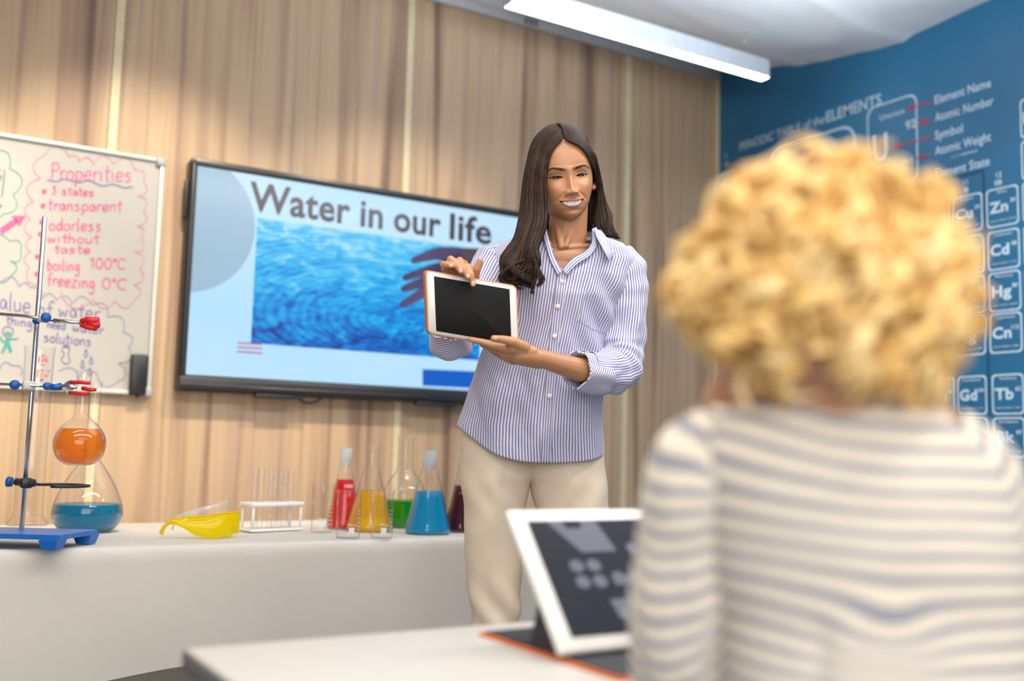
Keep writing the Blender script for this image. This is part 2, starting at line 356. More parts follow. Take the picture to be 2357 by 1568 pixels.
for (ya, za), (yb, zb) in (((2.668, 2.363), (2.55, 2.36)), ((2.613, 2.284), (2.552, 2.284)), ((2.738, 2.215), (2.553, 2.215)), ((2.627, 2.143), (2.555, 2.143)), ((2.64, 2.05), (2.555, 2.055))):
    redm.add([(XW, yb, zb - .003), (XW, yb, zb + .003), (XW, ya - .03, za + .003), (XW, ya - .03, za - .003)], [(0, 1, 2, 3)])
    redm.add([(XW, ya, za), (XW, ya - .035, za + .012), (XW, ya - .035, za - .012)], [(0, 1, 2)])
redm.build('arrow_print', M_printred, wr, smooth=False)
def tile(sym, num, nm, yl, yr, zt, zb, lw=.006, wt=None):
    o = MB(); rrect(o, yl, yr, zb, zt, .016, lw)
    h = zt - zb; wd_ = yl - yr
    mtext(o, sym, yl - .012 * wd_ / .13, zb + h * .38, h=h * .27, w=(.62 if len(sym) == 2 else .35) * wd_ * (.95 if sym not in ('Hg', 'Sm') else 1), bold=.035)
    mtext(o, nm, (yl + yr) / 2, zt - .135 * h, h=h * .06, w=min(.6, .08 * len(nm)) * wd_, align='C', bold=.02)
    mtext(o, str(num), yr + .012, zt - .42 * h, h=h * .10, align='R', bold=.03)
    if wt: mtext(o, 'Atomic Weight = ' + wt, (yl + yr) / 2, zb + h * .15, h=h * .04, w=wd_ * .78, align='C', bold=.02)
    mtext(o, 's', yr + .3 * wd_, zb + h * .06, h=h * .04)
    o.build('element_tile', M_print, wr, smooth=False)
colA = [('Cu', 29, 'Copper', '63.5', 1.944), ('Ag', 47, 'Silver', '107.8', 1.780), ('Au', 79, 'Gold', '196.9', 1.622), ('Rg', 111, 'Roentgenium', '280', 1.466)]
colB = [('Zn', 30, 'Zinc', '65.38', 1.944), ('Cd', 48, 'Cadmium', '112.4', 1.780), ('Hg', 80, 'Mercury', '200.59', 1.622), ('Cn', 112, 'Copernicium', '(285)', 1.466)]
colC = [('Ni', 28, 'Nickel', '58.7', 1.944), ('Pd', 46, 'Palladium', '106.4', 1.780), ('Pt', 78, 'Platinum', '195.1', 1.622), ('Ds', 110, 'Darmstadtium', '281', 1.466)]
colD = [('B', 5, 'Boron', '10.8', 2.260), ('Al', 13, 'Aluminium', '26.98', 2.102), ('Ga', 31, 'Gallium', '69.7', 1.944), ('In', 49, 'Indium', '114.8', 1.780), ('Tl', 81, 'Thallium', '204.4', 1.622), ('Nh', 113, 'Nihonium', '(286)', 1.466)]
for col_, yl, yr in ((colC, 2.612, 2.480), (colA, 2.465, 2.333), (colB, 2.318, 2.187), (colD, 2.172, 2.040)):
    for s, n_, nm, wt, zt in col_: tile(s, n_, nm, yl, yr, zt, zt - .150, wt=wt)
for zt, row in ((1.238, [('Pm', 61, 'Promethium', '145'), ('Sm', 62, 'Samarium', '150.3'), ('Eu', 63, 'Europium', '151.9'), ('Gd', 64, 'Gadolinium', '157.2'), ('Tb', 65, 'Terbium', '158.9'), ('Dy', 66, 'Dysprosium', '162.5')]),
                (1.078, [('Np', 93, 'Neptunium', '237'), ('Pu', 94, 'Plutonium', '244'), ('Am', 95, 'Americium', '243'), ('Cm', 96, 'Curium', '247'), ('Bk', 97, 'Berkelium', '(247)'), ('Cf', 98, 'Californium', '251')])):
    for (s, n_, nm, wt), (yl, yr) in zip(row, ((2.855, 2.737), (2.723, 2.604), (2.590, 2.472), (2.459, 2.334), (2.313, 2.187), (2.172, 2.04))):
        tile(s, n_, nm, yl, yr, zt, zt - .150, wt=wt)
for s, n_, nm, zt in (('H', 1, 'Hydrogen', 2.33), ('Li', 3, 'Lithium', 2.17), ('Fr', 87, 'Francium', 1.39)): tile(s, n_, nm, 3.785, 3.665, zt, zt - .14)
# the big key tile for uranium and its neighbour
o = MB(); rrect(o, 2.866, 2.615, 2.04, 2.42, .04, .007); mtext(o, 'Uranium', 2.80, 2.348, w=.125, h=.024); mtext(o, '92', 2.672, 2.275, h=.036, bold=.02); mtext(o, 'U', 2.838, 2.17, h=.12, w=.075, bold=.02); mtext(o, '238.03', 2.70, 2.13, w=.06, h=.02); o.build('element_tile', M_print, wr, smooth=False)
o = MB(); rrect(o, 3.43, 2.93, 2.06, 2.375, .07, .010); o.build('element_tile', M_print, wr, smooth=False)
# dark outline printed around the metals block, and the mural's panel joint
o = MB(); o.add([(XW, 2.70, 2.028), (XW, 2.70, 2.020), (XW, 2.325, 2.020), (XW, 2.325, 2.028)], [(0, 1, 2, 3)]); o.add([(XW, 2.329, 2.024), (XW, 2.323, 2.024), (XW, 2.323, .9), (XW, 2.329, .9)], [(0, 1, 2, 3)]); o.build('outline_print', M_printdark, wr, smooth=False)
# ------------------------------------------------------------------ whiteboard
WBY = WY - .022; bx0, bx1, bz0, bz1 = -0.75, .793, 1.082, 1.930
wb = empty('whiteboard', ((bx0 + bx1) / 2, WBY, bz0), 'white dry-erase board with handwritten pink and violet notes on the wood wall', 'whiteboard')
w = MB(); w.box(((bx0 + bx1) / 2, WBY + .006, (bz0 + bz1) / 2), (bx1 - bx0, .012, bz1 - bz0)); w.build('panel', plain('board_white', (.46, .447, .425), .22, namp=.02, nscale=3), wb, smooth=False)
for c, s_ in ((((bx0 + bx1) / 2, WBY, bz1), (bx1 - bx0, .026, .014)), (((bx0 + bx1) / 2, WBY, bz0), (bx1 - bx0, .03, .014)), ((bx1, WBY, (bz0 + bz1) / 2), (.014, .026, bz1 - bz0)), ((bx0, WBY, (bz0 + bz1) / 2), (.014, .026, bz1 - bz0))):
    w = MB(); w.box(c, s_, bev=.003); w.build('frame', plain('board_frame', (.72, .70, .66), .35, .2), wb)
for cz in (bz1 - .005, bz0 + .005): w = MB(); w.box((bx1 - .006, WBY - .003, cz), (.034, .034, .034), bev=.006); w.build('corner_cap', plain('corner_grey', (.42, .43, .45), .4), wb)
def PB(px, py): p = onY(px, py, WBY - .0015); return (p[0], p[2])
_sk = [0]
def stroke(mb, pts, wd_=.0035, smooth=0, lift=0.0):
    P = A([PB(*p) for p in pts])
    if smooth: P = crom(P, smooth)
    T = np.gradient(P, axis=0); T /= np.linalg.norm(T, axis=1)[:, None] + 1e-9; Nn = np.stack([-T[:, 1], T[:, 0]], 1) * wd_ / 2
    _sk[0] = (_sk[0] + 1) % 7; y = WBY - .0016 - lift - _sk[0] * .00012; V = [(p[0], y, p[1]) for p in P + Nn] + [(p[0], y, p[1]) for p in P - Nn]; n = len(P)
    mb.add(V, [(i, i + 1, n + i + 1, n + i) for i in range(n - 1)])
def arc(cx, cy, rx, ry, a0, a1, n=9): return [(cx + rx * math.cos(math.radians(t)), cy + ry * math.sin(math.radians(t))) for t in np.linspace(a0, a1, n)]
# single-stroke handwriting; unit box x 0..~.6, y 0 baseline, 1 = ascender, .55 = x height
GL = {
 'P': [[(.1, 0), (.1, 1)], [(.05, .98), (.35, 1), (.5, .85), (.45, .6), (.1, .5)]], 'r': [[(.08, .55), (.1, 0)], [(.1, .35), (.25, .55), (.4, .5)]],
 'o': [arc(.25, .27, .2, .27, 90, 450, 12)], 'p': [[(.08, .55), (.08, -.4)], [(.08, .45), (.28, .56), (.44, .4), (.4, .1), (.22, 0), (.08, .1)]],
 'e': [[(.06, .28), (.42, .32), (.38, .52), (.2, .56), (.06, .35), (.08, .1), (.25, 0), (.44, .1)]], 'i': [[(.1, .55), (.12, 0)], [(.12, .75), (.13, .72)]],
 't': [[(.18, .95), (.18, .1), (.3, 0)], [(.0, .6), (.38, .62)]], 's': [[(.38, .5), (.2, .56), (.08, .42), (.3, .27), (.38, .1), (.2, 0), (.05, .05)]],
 'a': [[(.4, .45), (.22, .56), (.06, .3), (.15, .02), (.3, .08), (.4, .45), (.42, .1), (.5, .0)]], 'n': [[(.06, .55), (.08, 0)], [(.08, .35), (.25, .55), (.38, .45), (.4, 0)]],
 'd': [[(.4, .45), (.22, .56), (.06, .3), (.15, .02), (.32, .08), (.4, .4)], [(.42, 1), (.42, 0)]], 'l': [[(.1, 1), (.1, .05), (.16, 0)]],
 'w': [[(.04, .55), (.14, 0), (.28, .4), (.42, 0), (.54, .55)]], 'h': [[(.08, 1), (.08, 0)], [(.08, .35), (.25, .55), (.38, .45), (.4, 0)]],
 'u': [[(.06, .55), (.08, .1), (.22, 0), (.38, .15)], [(.4, .55), (.42, 0)]], 'b': [[(.08, 1), (.08, 0)], [(.08, .45), (.28, .56), (.44, .3), (.25, 0), (.08, .08)]],
 'g': [[(.4, .45), (.22, .56), (.06, .3), (.2, .05), (.4, .35)], [(.42, .55), (.4, -.3), (.2, -.42), (.06, -.3)]], 'f': [[(.42, .9), (.3, 1), (.18, .85), (.18, -.1)], [(.02, .5), (.36, .52)]],
 'z': [[(.05, .55), (.4, .55), (.06, 0), (.42, 0)]], 'V': [[(.02, 1), (.25, 0), (.48, 1)]], 'v': [[(.04, .55), (.2, 0), (.4, .55)]], 'C': [[(.5, .85), (.3, 1), (.08, .75), (.06, .3), (.25, 0), (.5, .12)]],
 '1': [[(.05, .75), (.2, 1), (.2, 0)]], '0': [arc(.25, .5, .2, .5, 90, 450, 12)], '3': [[(.08, .95), (.38, .95), (.2, .6), (.4, .4), (.3, .05), (.05, .05)]], 'c': [[(.4, .5), (.2, .56), (.06, .3), (.2, 0), (.42, .08)]],
 '*': [arc(.12, .85, .09, .13, 90, 450, 8)]}
def hand(mb, s, pa, pb, h, wd_=.0032):
    """write s from pixel pa to pb on the board, letter height h px"""
    pa = A(pa, float); pb = A(pb, float); adv = {' ': .4, 'i': .3, 'l': .3, 't': .4, 'r': .42, 'w': .66, '1': .35, 'f': .42, '*': .28}
    ws = [adv.get(ch, .55) for ch in s]; tot = sum(ws); ux = (pb - pa) / tot; uy = A([.05, -1.0]) * h; x = 0
    for ch, wv in zip(s, ws):
        for st in GL.get(ch, []):
            stroke(mb, [pa + ux * (x + p[0]) + uy * p[1] + A([0, random.uniform(-.4, .4)]) for p in st], wd_, smooth=max(6, len(st) * 3) if len(st) > 2 else 0)
        x += wv
def cloud(mb, pts, wd_=.003):
    """scalloped line: bumps between consecutive points bulging to the left of travel"""
    for p, q in zip(pts[:-1], pts[1:]):
        p = A(p, float); q = A(q, float); d = q - p; nrm = A([d[1], -d[0]]); seg = []
        for t in np.linspace(0, 1, 9): seg.append(p + d * t + nrm * .42 * math.sin(math.pi * t) ** .8)
        stroke(mb, seg, wd_)
M_pinkw = plain('pink_marker', srgb(205, 85, 140), .5)
for s, a_, b_, h in (('Properities', (116, 413), (306, 419), 38), ('3 states', (118, 447), (218, 452), 19), ('transparent', (110, 484), (282, 487), 27), ('odorless', (112, 530), (236, 532), 28), ('without', (108, 558), (230, 560), 22), ('taste', (125, 582), (210, 584), 20), ('boiling', (108, 622), (185, 624), 26), ('100*C', (206, 618), (290, 620), 24), ('freezing', (108, 656), (220, 664), 28), ('0*C', (234, 664), (292, 667), 24)):
    pk = MB(); hand(pk, s, a_, b_, h, .0042); pk.build('handwriting', M_pinkw, wb, smooth=False)
for cx, cy in ((102, 441), (99, 474), (96, 511), (93, 539), (86, 591), (85, 631)):
    P = [PB(cx + 6 * math.cos(t), cy + 6 * math.sin(t)) for t in np.linspace(0, 2 * math.pi, 12, endpoint=False)]; pk = MB(); pk.add([(p[0], WBY - .0016, p[1]) for p in P], [tuple(range(12))]); pk.build('bullet_dot', M_pinkw, wb, smooth=False)
pk = MB()
for poly in ([(0, 526), (3, 541), (30, 522), (40, 515), (38, 505), (24, 509)], [(26, 497), (60, 497), (45, 521)]):
    pk.add([(PB(*p)[0], WBY - .0018, PB(*p)[1]) for p in poly], [tuple(range(len(poly)))[::-1]])
pk.build('drawn_arrow', M_pinkw, wb, smooth=False)
cl = MB(); cloud(cl, [(95, 411), (100, 360), (160, 362), (182, 372), (215, 380), (262, 378), (310, 392), (330, 418), (318, 452), (330, 485), (315, 520), (325, 548), (310, 580), (322, 618), (308, 655), (310, 690), (265, 690), (215, 688), (140, 668)])
cloud(cl, [(90, 655), (68, 615), (72, 580), (75, 545), (70, 505), (78, 465), (92, 411)]); cl.build('pink_cloud', plain('pale_pink_marker', srgb(205, 130, 155), .5), wb, smooth=False)
M_viow = plain('violet_marker', srgb(110, 100, 165), .5)
for s, a_, b_, h in (('Value', (-22, 706), (72, 722), 40), ('of', (82, 724), (124, 726), 32), ('water', (134, 728), (232, 735), 32), ('things', (14, 746), (90, 756), 22), ('need', (108, 754), (152, 760), 20), ('water', (166, 762), (240, 770), 22), ('solutions', (100, 786), (212, 797), 24)): vi = MB(); hand(vi, s, a_, b_, h, .0036); vi.build('handwriting', M_viow, wb, smooth=False)
vi = MB()
stroke(vi, [(108, 414), (130, 418), (150, 412), (180, 420), (205, 416), (235, 428), (260, 424), (285, 432), (306, 430)], .004, 40)
for cx, cy in ((198, 813), (210, 830), (190, 838), (207, 855)): stroke(vi, [(cx, cy - 9), (cx + 4, cy + 4), (cx, cy + 9), (cx - 4, cy + 4), (cx, cy - 9)], .003, 16)
stroke(vi, [(146, 798), (143, 808), (148, 815), (141, 828), (150, 838), (161, 832), (157, 816), (160, 806), (158, 798), (146, 798)], .003, 30); vi.add([(PB(*p)[0], WBY - .0017, PB(*p)[1]) for p in ((146, 793), (146, 800), (158, 801), (158, 794))], [(0, 1, 2, 3)])
stroke(vi, [(18, 780), (6, 764), (14, 752), (28, 756), (30, 768), (18, 780)], .003, 20)
vi.build('violet_drawing', M_viow, wb, smooth=False)
cv = MB(); cloud(cv, [(0, 652), (45, 660), (70, 662), (95, 690), (130, 690), (165, 702), (212, 702), (248, 730), (284, 765), (296, 800), (272, 835), (270, 880), (225, 862)]); cloud(cv, [(225, 862), (180, 880), (135, 855)][::-1]); cloud(cv, [(48, 865), (28, 842), (0, 850)][::-1])
cv.build('violet_cloud', plain('pale_violet_marker', srgb(145, 135, 175), .5), wb, smooth=False)
tq = MB(); cloud(tq, [(-20, 350), (22, 388), (30, 448), (8, 492), (-20, 490)]); cloud(tq, [(-18, 560), (22, 555), (48, 580), (22, 600), (28, 632), (-18, 630)])
for st in ([(0, 775), (8, 788), (18, 782), (42, 780)], [(14, 788), (6, 812)], [(20, 786), (26, 810)], [(12, 765), (26, 766)], [(13, 770), (25, 770)], [(14, 780), (20, 800)], [(4, 812), (12, 800), (16, 790)], [(24, 812), (20, 800)]): stroke(tq, st, .006, 8)
tq.build('turquoise_writing', plain('turquoise_marker', srgb(60, 165, 150), .5), wb, smooth=False)
bk = MB(); stroke(bk, [(-5, 392), (11, 392), (5, 451), (-8, 451)], .003); stroke(bk, [(-5, 410), (3, 404), (2, 412), (-4, 418)], .003, 10); stroke(bk, [(-4, 470), (4, 475), (-4, 478)], .003, 8); bk.build('black_writing', plain('black_marker', srgb(95, 100, 105), .5), wb, smooth=False)
# eraser stuck on the board
p0 = onY(297, 908, WBY - .03); p1 = onY(343, 818, WBY - .03); cx = (p0[0] + p1[0]) / 2; cz = (p0[2] + p1[2]) / 2
er = empty('board_eraser', (cx, WBY - .02, p0[2]), 'black magnetic eraser stuck to the lower right corner of the whiteboard', 'eraser')
w = MB(); w.box((cx, WBY - .018, cz), (.058, .026, .145), bev=.007); w.build('body', M_black, er); w = MB(); w.box((cx, WBY - .0045, cz), (.052, .006, .138), bev=.002); w.build('felt_pad', plain('grey_felt', (.05, .05, .05), .95), er)
w = MB(); w.tube([(cx + .0, WBY - .02, cz - .072), (cx, WBY - .02, cz - .082)], .004, 8); w.build('hook', M_black, er)
# ------------------------------------------------------------------ display
TVY = WY - .075; tx0, tx1, tz0, tz1 = .893, 2.372, 1.098, 1.955
k_ = TVY / WY
def PT(px, py, dy=0.0): p = onY(px, py, TVY - dy); return p[0], p[2]
x0, zt_ = PT(443, 362); x0b, zb_ = PT(407, 898); tx0 = (x0 + x0b) / 2; tz1 = zt_; tz0 = zb_; tx1 = tx0 + 1.49
tv = empty('wall_display', ((tx0 + tx1) / 2, TVY, tz0), 'large black interactive display on the wood wall showing Water in our life', 'display')
tw = tx1 - tx0; th_ = tz1 - tz0
w = MB(); w.box(((tx0 + tx1) / 2, TVY + .036, (tz0 + tz1) / 2), (tw, .07, th_), bev=.012); w.build('housing', M_black, tv)
sx0, sz1 = PT(456, 382); sx0b, sz0 = PT(427, 862); sx0 = (sx0 + sx0b) / 2; sx1 = tx1 - .032; 
for c, s_ in ((((tx0 + tx1) / 2, TVY, (tz1 + sz1) / 2 + .002), (tw, .012, tz1 - sz1 - .004)), (((tx0 + tx1) / 2, TVY - .004, (tz0 + sz0) / 2), (tw, .02, sz0 - tz0 - .012)), (((tx0 + sx0) / 2, TVY, (tz0 + tz1) / 2), (sx0 - tx0 - .012, .012, th_)), (((tx1 + sx1) / 2, TVY, (tz0 + tz1) / 2), (tx1 - sx1 - .008, .012, th_))):
    w = MB(); w.box(c, s_, bev=.004); w.build('bezel', plain('bezel_black', (.025, .028, .032), .3), tv)
SY = TVY - .0005
w = MB(); w.box(((sx0 + sx1) / 2, SY + .003, (sz0 + sz1) / 2), (sx1 - sx0 + .02, .004, sz1 - sz0 + .02)); w.build('screen_border', M_black, tv, smooth=False)
SCR = 1.0
def quad(mb, pts, y): mb.add([(PT(*p)[0], y, PT(*p)[1]) for p in pts], [tuple(range(len(pts)))])
def scr_mat():
    m, nt, b = newmat('screen_light'); L = nt.links; tc = N(nt, 'ShaderNodeTexCoord'); no = N(nt, 'ShaderNodeTexNoise'); no.inputs['Scale'].default_value = 1.6; L.new(tc.outputs['Object'], no.inputs['Vector'])
    r = ramp(nt, [(.3, srgb(172, 218, 248)), (.7, srgb(200, 228, 250))]); L.new(no.outputs['Fac'], r.inputs[0]); L.new(r.outputs[0], b.inputs['Emission Color']); b.inputs['Emission Strength'].default_value = SCR * 1.05
    b.inputs['Base Color'].default_value = (.01, .01, .01, 1); b.inputs['Roughness'].default_value = .25; return m
w = MB(); w.add([(sx0, SY, sz0), (sx0, SY, sz1), (sx1, SY, sz1), (sx1, SY, sz0)], [(0, 3, 2, 1)]); w.build('screen', scr_mat(), tv, smooth=False)
# circle at the corner of the slide
cx_, cz_ = PT(445, 512); rx = PT(587, 520)[0] - cx_; rx = .262; cz_ = PT(452, 512)[1]; cxx = PT(587, 522)[0] - rx
V = []
for t in np.linspace(0, 2 * math.pi, 96, endpoint=False): V.append((min(max(cxx + rx * math.cos(t), sx0), sx1), SY - .0006, min(cz_ + rx * math.sin(t), sz1)))
w = MB(); w.add(V, [tuple(range(96))]); w.build('slide_circle', emis('slide_circle', srgb(170, 204, 228), .92, .1), tv, smooth=False)
px0, pz1 = PT(592, 502); _, pz0 = PT(577, 790); px1 = PT(1103, 836)[0]
def water_mat():
    m, nt, b = newmat('slide_water'); L = nt.links; tc = N(nt, 'ShaderNodeTexCoord'); mp = N(nt, 'ShaderNodeMapping'); L.new(tc.outputs['Object'], mp.inputs[0])
    dx, dz = PT(915, 742); mp.inputs['Location'].default_value = (-(dx - tv.location[0]), 0, -(dz - tv.location[2]) * 2.7); mp.inputs['Scale'].default_value = (1, 0, 2.7)
    le = N(nt, 'ShaderNodeVectorMath', operation='LENGTH'); L.new(mp.outputs[0], le.inputs[0])
    n0 = N(nt, 'ShaderNodeTexNoise'); n0.inputs['Scale'].default_value = 6; n0.inputs['Detail'].default_value = 4; L.new(mp.outputs[0], n0.inputs['Vector'])
    ad = N(nt, 'ShaderNodeMath', operation='MULTIPLY_ADD'); L.new(n0.outputs['Fac'], ad.inputs[0]); ad.inputs[1].default_value = .055; L.new(le.outputs['Value'], ad.inputs[2])
    mu = N(nt, 'ShaderNodeMath', operation='MULTIPLY'); L.new(ad.outputs[0], mu.inputs[0]); mu.inputs[1].default_value = 150
    si = N(nt, 'ShaderNodeMath', operation='SINE'); L.new(mu.outputs[0], si.inputs[0])
    n1 = N(nt, 'ShaderNodeTexNoise'); n1.inputs['Scale'].default_value = 9; n1.inputs['Detail'].default_value = 5; n1.inputs['Distortion'].default_value = 1.5; L.new(mp.outputs[0], n1.inputs['Vector'])
    a2 = N(nt, 'ShaderNodeMath', operation='MULTIPLY_ADD'); L.new(si.outputs[0], a2.inputs[0]); a2.inputs[1].default_value = .05; L.new(n1.outputs['Fac'], a2.inputs[2])
    sp = N(nt, 'ShaderNodeSeparateXYZ'); L.new(tc.outputs['Object'], sp.inputs[0])
    g = N(nt, 'ShaderNodeMapRange'); L.new(sp.outputs['Z'], g.inputs[0]); g.inputs[1].default_value = pz0 - tv.location[2]; g.inputs[2].default_value = pz1 - tv.location[2]; g.inputs[3].default_value = -.20; g.inputs[4].default_value = .28
    a3 = N(nt, 'ShaderNodeMath', operation='ADD'); L.new(a2.outputs[0], a3.inputs[0]); L.new(g.outputs[0], a3.inputs[1])
    r = ramp(nt, [(.12, srgb(0, 45, 130)), (.33, srgb(0, 105, 200)), (.52, srgb(0, 165, 235)), (.70, srgb(70, 195, 245)), (.88, srgb(165, 222, 248))]); L.new(a3.outputs[0], r.inputs[0])
    L.new(r.outputs[0], b.inputs['Emission Color']); b.inputs['Emission Strength'].default_value = SCR; b.inputs['Base Color'].default_value = (.01, .01, .01, 1); b.inputs['Roughness'].default_value = .25
    return m
w = MB(); w.add([(px0, SY - .0008, pz0), (px0, SY - .0008, pz1), (px1, SY - .0008, pz1), (px1, SY - .0008, pz0)], [(0, 3, 2, 1)]); w.build('slide_photo', water_mat(), tv, smooth=False)
hm = MB()
sl = [(1103, 572), (1060, 571), (1040, 600), (1020, 640), (1103, 690)]; quad(hm, sl, SY - .0010); hm.build('slide_sleeve', emis('slide_sleeve', srgb(92, 82, 82), .9, .3), tv, smooth=False)
hm = MB()
def fing(pts, r0, r1):
    P = crom(pts, 12); T = np.gradient(P, axis=0); T /= np.linalg.norm(T, axis=1)[:, None]; Nn = np.stack([-T[:, 1], T[:, 0]], 1); rr = np.linspace(r0, r1, 12)[:, None]; rr[-1] *= .5
    quad_pts = [tuple(p) for p in P + Nn * rr] + [tuple(p) for p in (P - Nn * rr)[::-1]]; quad(hm, quad_pts, SY - .0014)
fing([(1060, 590), (1010, 584), (975, 592), (945, 602)], 20, 6)
fing([(1040, 612), (1000, 618), (960, 630), (926, 642)], 14, 7); fing([(1050, 640), (1000, 642), (955, 656), (922, 668)], 18, 7); fing([(1060, 665), (1000, 662), (960, 682), (918, 706)], 20, 7); fing([(1075, 620), (1040, 630), (1010, 640), (985, 645)], 44, 24)
hm.build('slide_hand', emis('slide_hand', srgb(98, 84, 128), .95, .6), tv, smooth=False)
M_slt = emis('slide_text', srgb(72, 66, 72), .9, .1)
for s, pa, pb, pt in (('Water', (572, 490), (805, 519), (572, 436)), ('in', (828, 524), (880, 530), None), ('our', (905, 534), (1014, 548), None), ('life', (1034, 552), (1130, 566), None)):
    tt = MB(); xa, za = PT(*pa); xb, zb2 = PT(*pb); put_text(tt, s, (xa, SY - .0018, PT(805, 516)[1]), A([1., 0, 0]), UP, width=xb - xa, height=.108, bold=.023); tt.build('slide_word', M_slt, tv, smooth=False)
hm = MB(); quad(hm, [(546, 788), (603, 791), (603, 794), (546, 791)], SY - .002); quad(hm, [(546, 798), (603, 801), (603, 804), (546, 801)], SY - .002); quad(hm, [(545, 808), (603, 812), (603, 815), (545, 811)], SY - .002); hm.build('slide_lines', emis('slide_red', srgb(200, 40, 60), .9, .05), tv, smooth=False)
hm = MB(); quad(hm, [(972, 850), (972, 888), (1130, 896), (1130, 857)], SY - .002); hm.build('slide_box', emis('slide_blue', srgb(0, 95, 205), .95, .05), tv, smooth=False)
hm = MB(); a1 = PT(412, 884); hm.box((tx0 + .5, TVY - .016, a1[1] - .0), (.98, .004, .005)); hm.build('trim_line', plain('tv_trim', (.12, .10, .10), .3), tv)
for xx in (PT(640, 905)[0], PT(1000, 920)[0]): hm = MB(); hm.box((xx, TVY - .002, tz0 - .006), (.18, .03, .014), bev=.003); hm.build('pen_tray', M_black, tv)
hm = MB(); hm.box((tx0 - .006, TVY + .03, PT(433, 455)[1]), (.012, .03, .14), bev=.003); hm.build('side_bracket', M_black, tv)
P = [(PT(*p)[0], TVY + .03, PT(*p)[1]) for p in ((692, 908), (700, 922), (720, 927), (740, 920), (748, 908))]; hm = MB(); hm.tube(crom(P, 16), .004, 8); hm.build('cable', M_black, tv)
hm = MB(); hm.box((tx0 + tw / 2, (TVY + .07 + WY) / 2, (tz0 + tz1) / 2), (.5, WY - TVY - .065, .4)); hm.build('wall_mount', M_black, tv)
# ================================================================== DEMONSTRATION TABLE WITH WHITE CLOTH
TX0, TX1, TY0, TY1 = -0.35, 1.95, 2.69, 3.43
tb = empty('demonstration_table', ((TX0 + TX1) / 2, (TY0 + TY1) / 2, 0), 'long low demonstration table hidden under the white cloth', 'table')
M_leg = plain('dark_metal_leg', (.17, .175, .18), .45)
w = MB(); w.box(((TX0 + TX1) / 2, (TY0 + TY1) / 2, TZ - .016), (TX1 - TX0 - .02, TY1 - TY0 - .02, .022), bev=.003); w.build('tabletop', plain('table_board', (.5, .48, .45), .5), tb)
for x in (TX0 + .08, TX1 - .08):
    for y in (TY0 + .08, TY1 - .08): w = MB(); w.box((x, y, (TZ - .027) / 2), (.035, .035, TZ - .027), bev=.003); w.build('leg', M_leg, tb)
w = MB(); w.box(((TX0 + TX1) / 2, TY1 - .08, .12), (TX1 - TX0 - .2, .03, .05), bev=.003); w.build('foot_rail', M_leg, tb)
M_cloth = plain('white_cloth', (.80, .75, .68), .65, bump=.25, bscale=6, namp=.02, nscale=5)
_nt = M_cloth.node_tree; _tl = N(_nt, 'ShaderNodeBsdfTranslucent'); _tl.inputs['Color'].default_value = (.80, .72, .66, 1); _mx = N(_nt, 'ShaderNodeMixShader'); _mx.inputs[0].default_value = .22
_nt.links.new(_nt.nodes['Principled BSDF'].outputs[0], _mx.inputs[1]); _nt.links.new(_tl.outputs[0], _mx.inputs[2]); _nt.links.new(_mx.outputs[0], _nt.nodes['Material Output'].inputs[0])
rows = []; nx = 190
def cl_z(x, y): return TZ - .0015 + .0012 * noise.noise(Vector((x * 6, y * 14, 1)))
for k, (y, z, mode) in enumerate([(TY1, .175, 'b'), (TY1 + .004, TZ - .01, 'b')] + [(TY1 - (TY1 - TY0 - .012) * t, None, 't') for t in np.linspace(0, 1, 26)] + [(TY0 - .001, TZ - .003, 'e'), (TY0 - .006, TZ - .009, 'e'), (TY0 - .009, TZ - .02, 'e')] + [(TY0 - .009, TZ - .03 - (TZ - .03 - .355) * t, 'd') for t in np.linspace(.02, 1, 26)]):
    row = []
    for x in np.linspace(TX0 - .008, TX1 + .008, nx):
        yy, zz = y, z
        if mode == 't': zz = cl_z(x, y) if True else z
        if mode == 'e': zz = z + .0025 * noise.noise(Vector((x * 9, 3, 2))); yy = y + .003 * noise.noise(Vector((x * 11, 0, 5)))
        if mode == 'd':
            dd = (TZ - zz) / .3; yy = y - .004 * dd + .010 * noise.noise(Vector((x * 4.2, zz * 1.5, 7))) * dd - .004 * math.exp(-((zz - TZ + .02) / .012) ** 2)
            zz = zz + .010 * dd * noise.noise(Vector((x * 2, 4, 4))) - (.05 * sm(.75, .2, x) * dd)
        row.append((x, yy, zz))
    rows.append(row)
w = MB(); w.rings(rows, False, False)
# side falls
for sx_ in (TX0 - .008, TX1 + .008):
    G2 = [[(sx_ + (.004 * math.sin(y * 30) if t else 0) , y, TZ - .003 - .29 * t) for y in np.linspace(TY0 - .008, TY1, 30)] for t in np.linspace(0, 1, 6)]; w.rings(G2, False, False)
tag(w.build('tablecloth', M_cloth, loc=((TX0 + TX1) / 2, (TY0 + TY1) / 2, TZ)), 'white tablecloth falling over the front of the long low table', 'tablecloth')
# grey low rail seen under the cloth
TOP = TZ + .0006
def gl(px, py): return onZ(px, py, TOP)
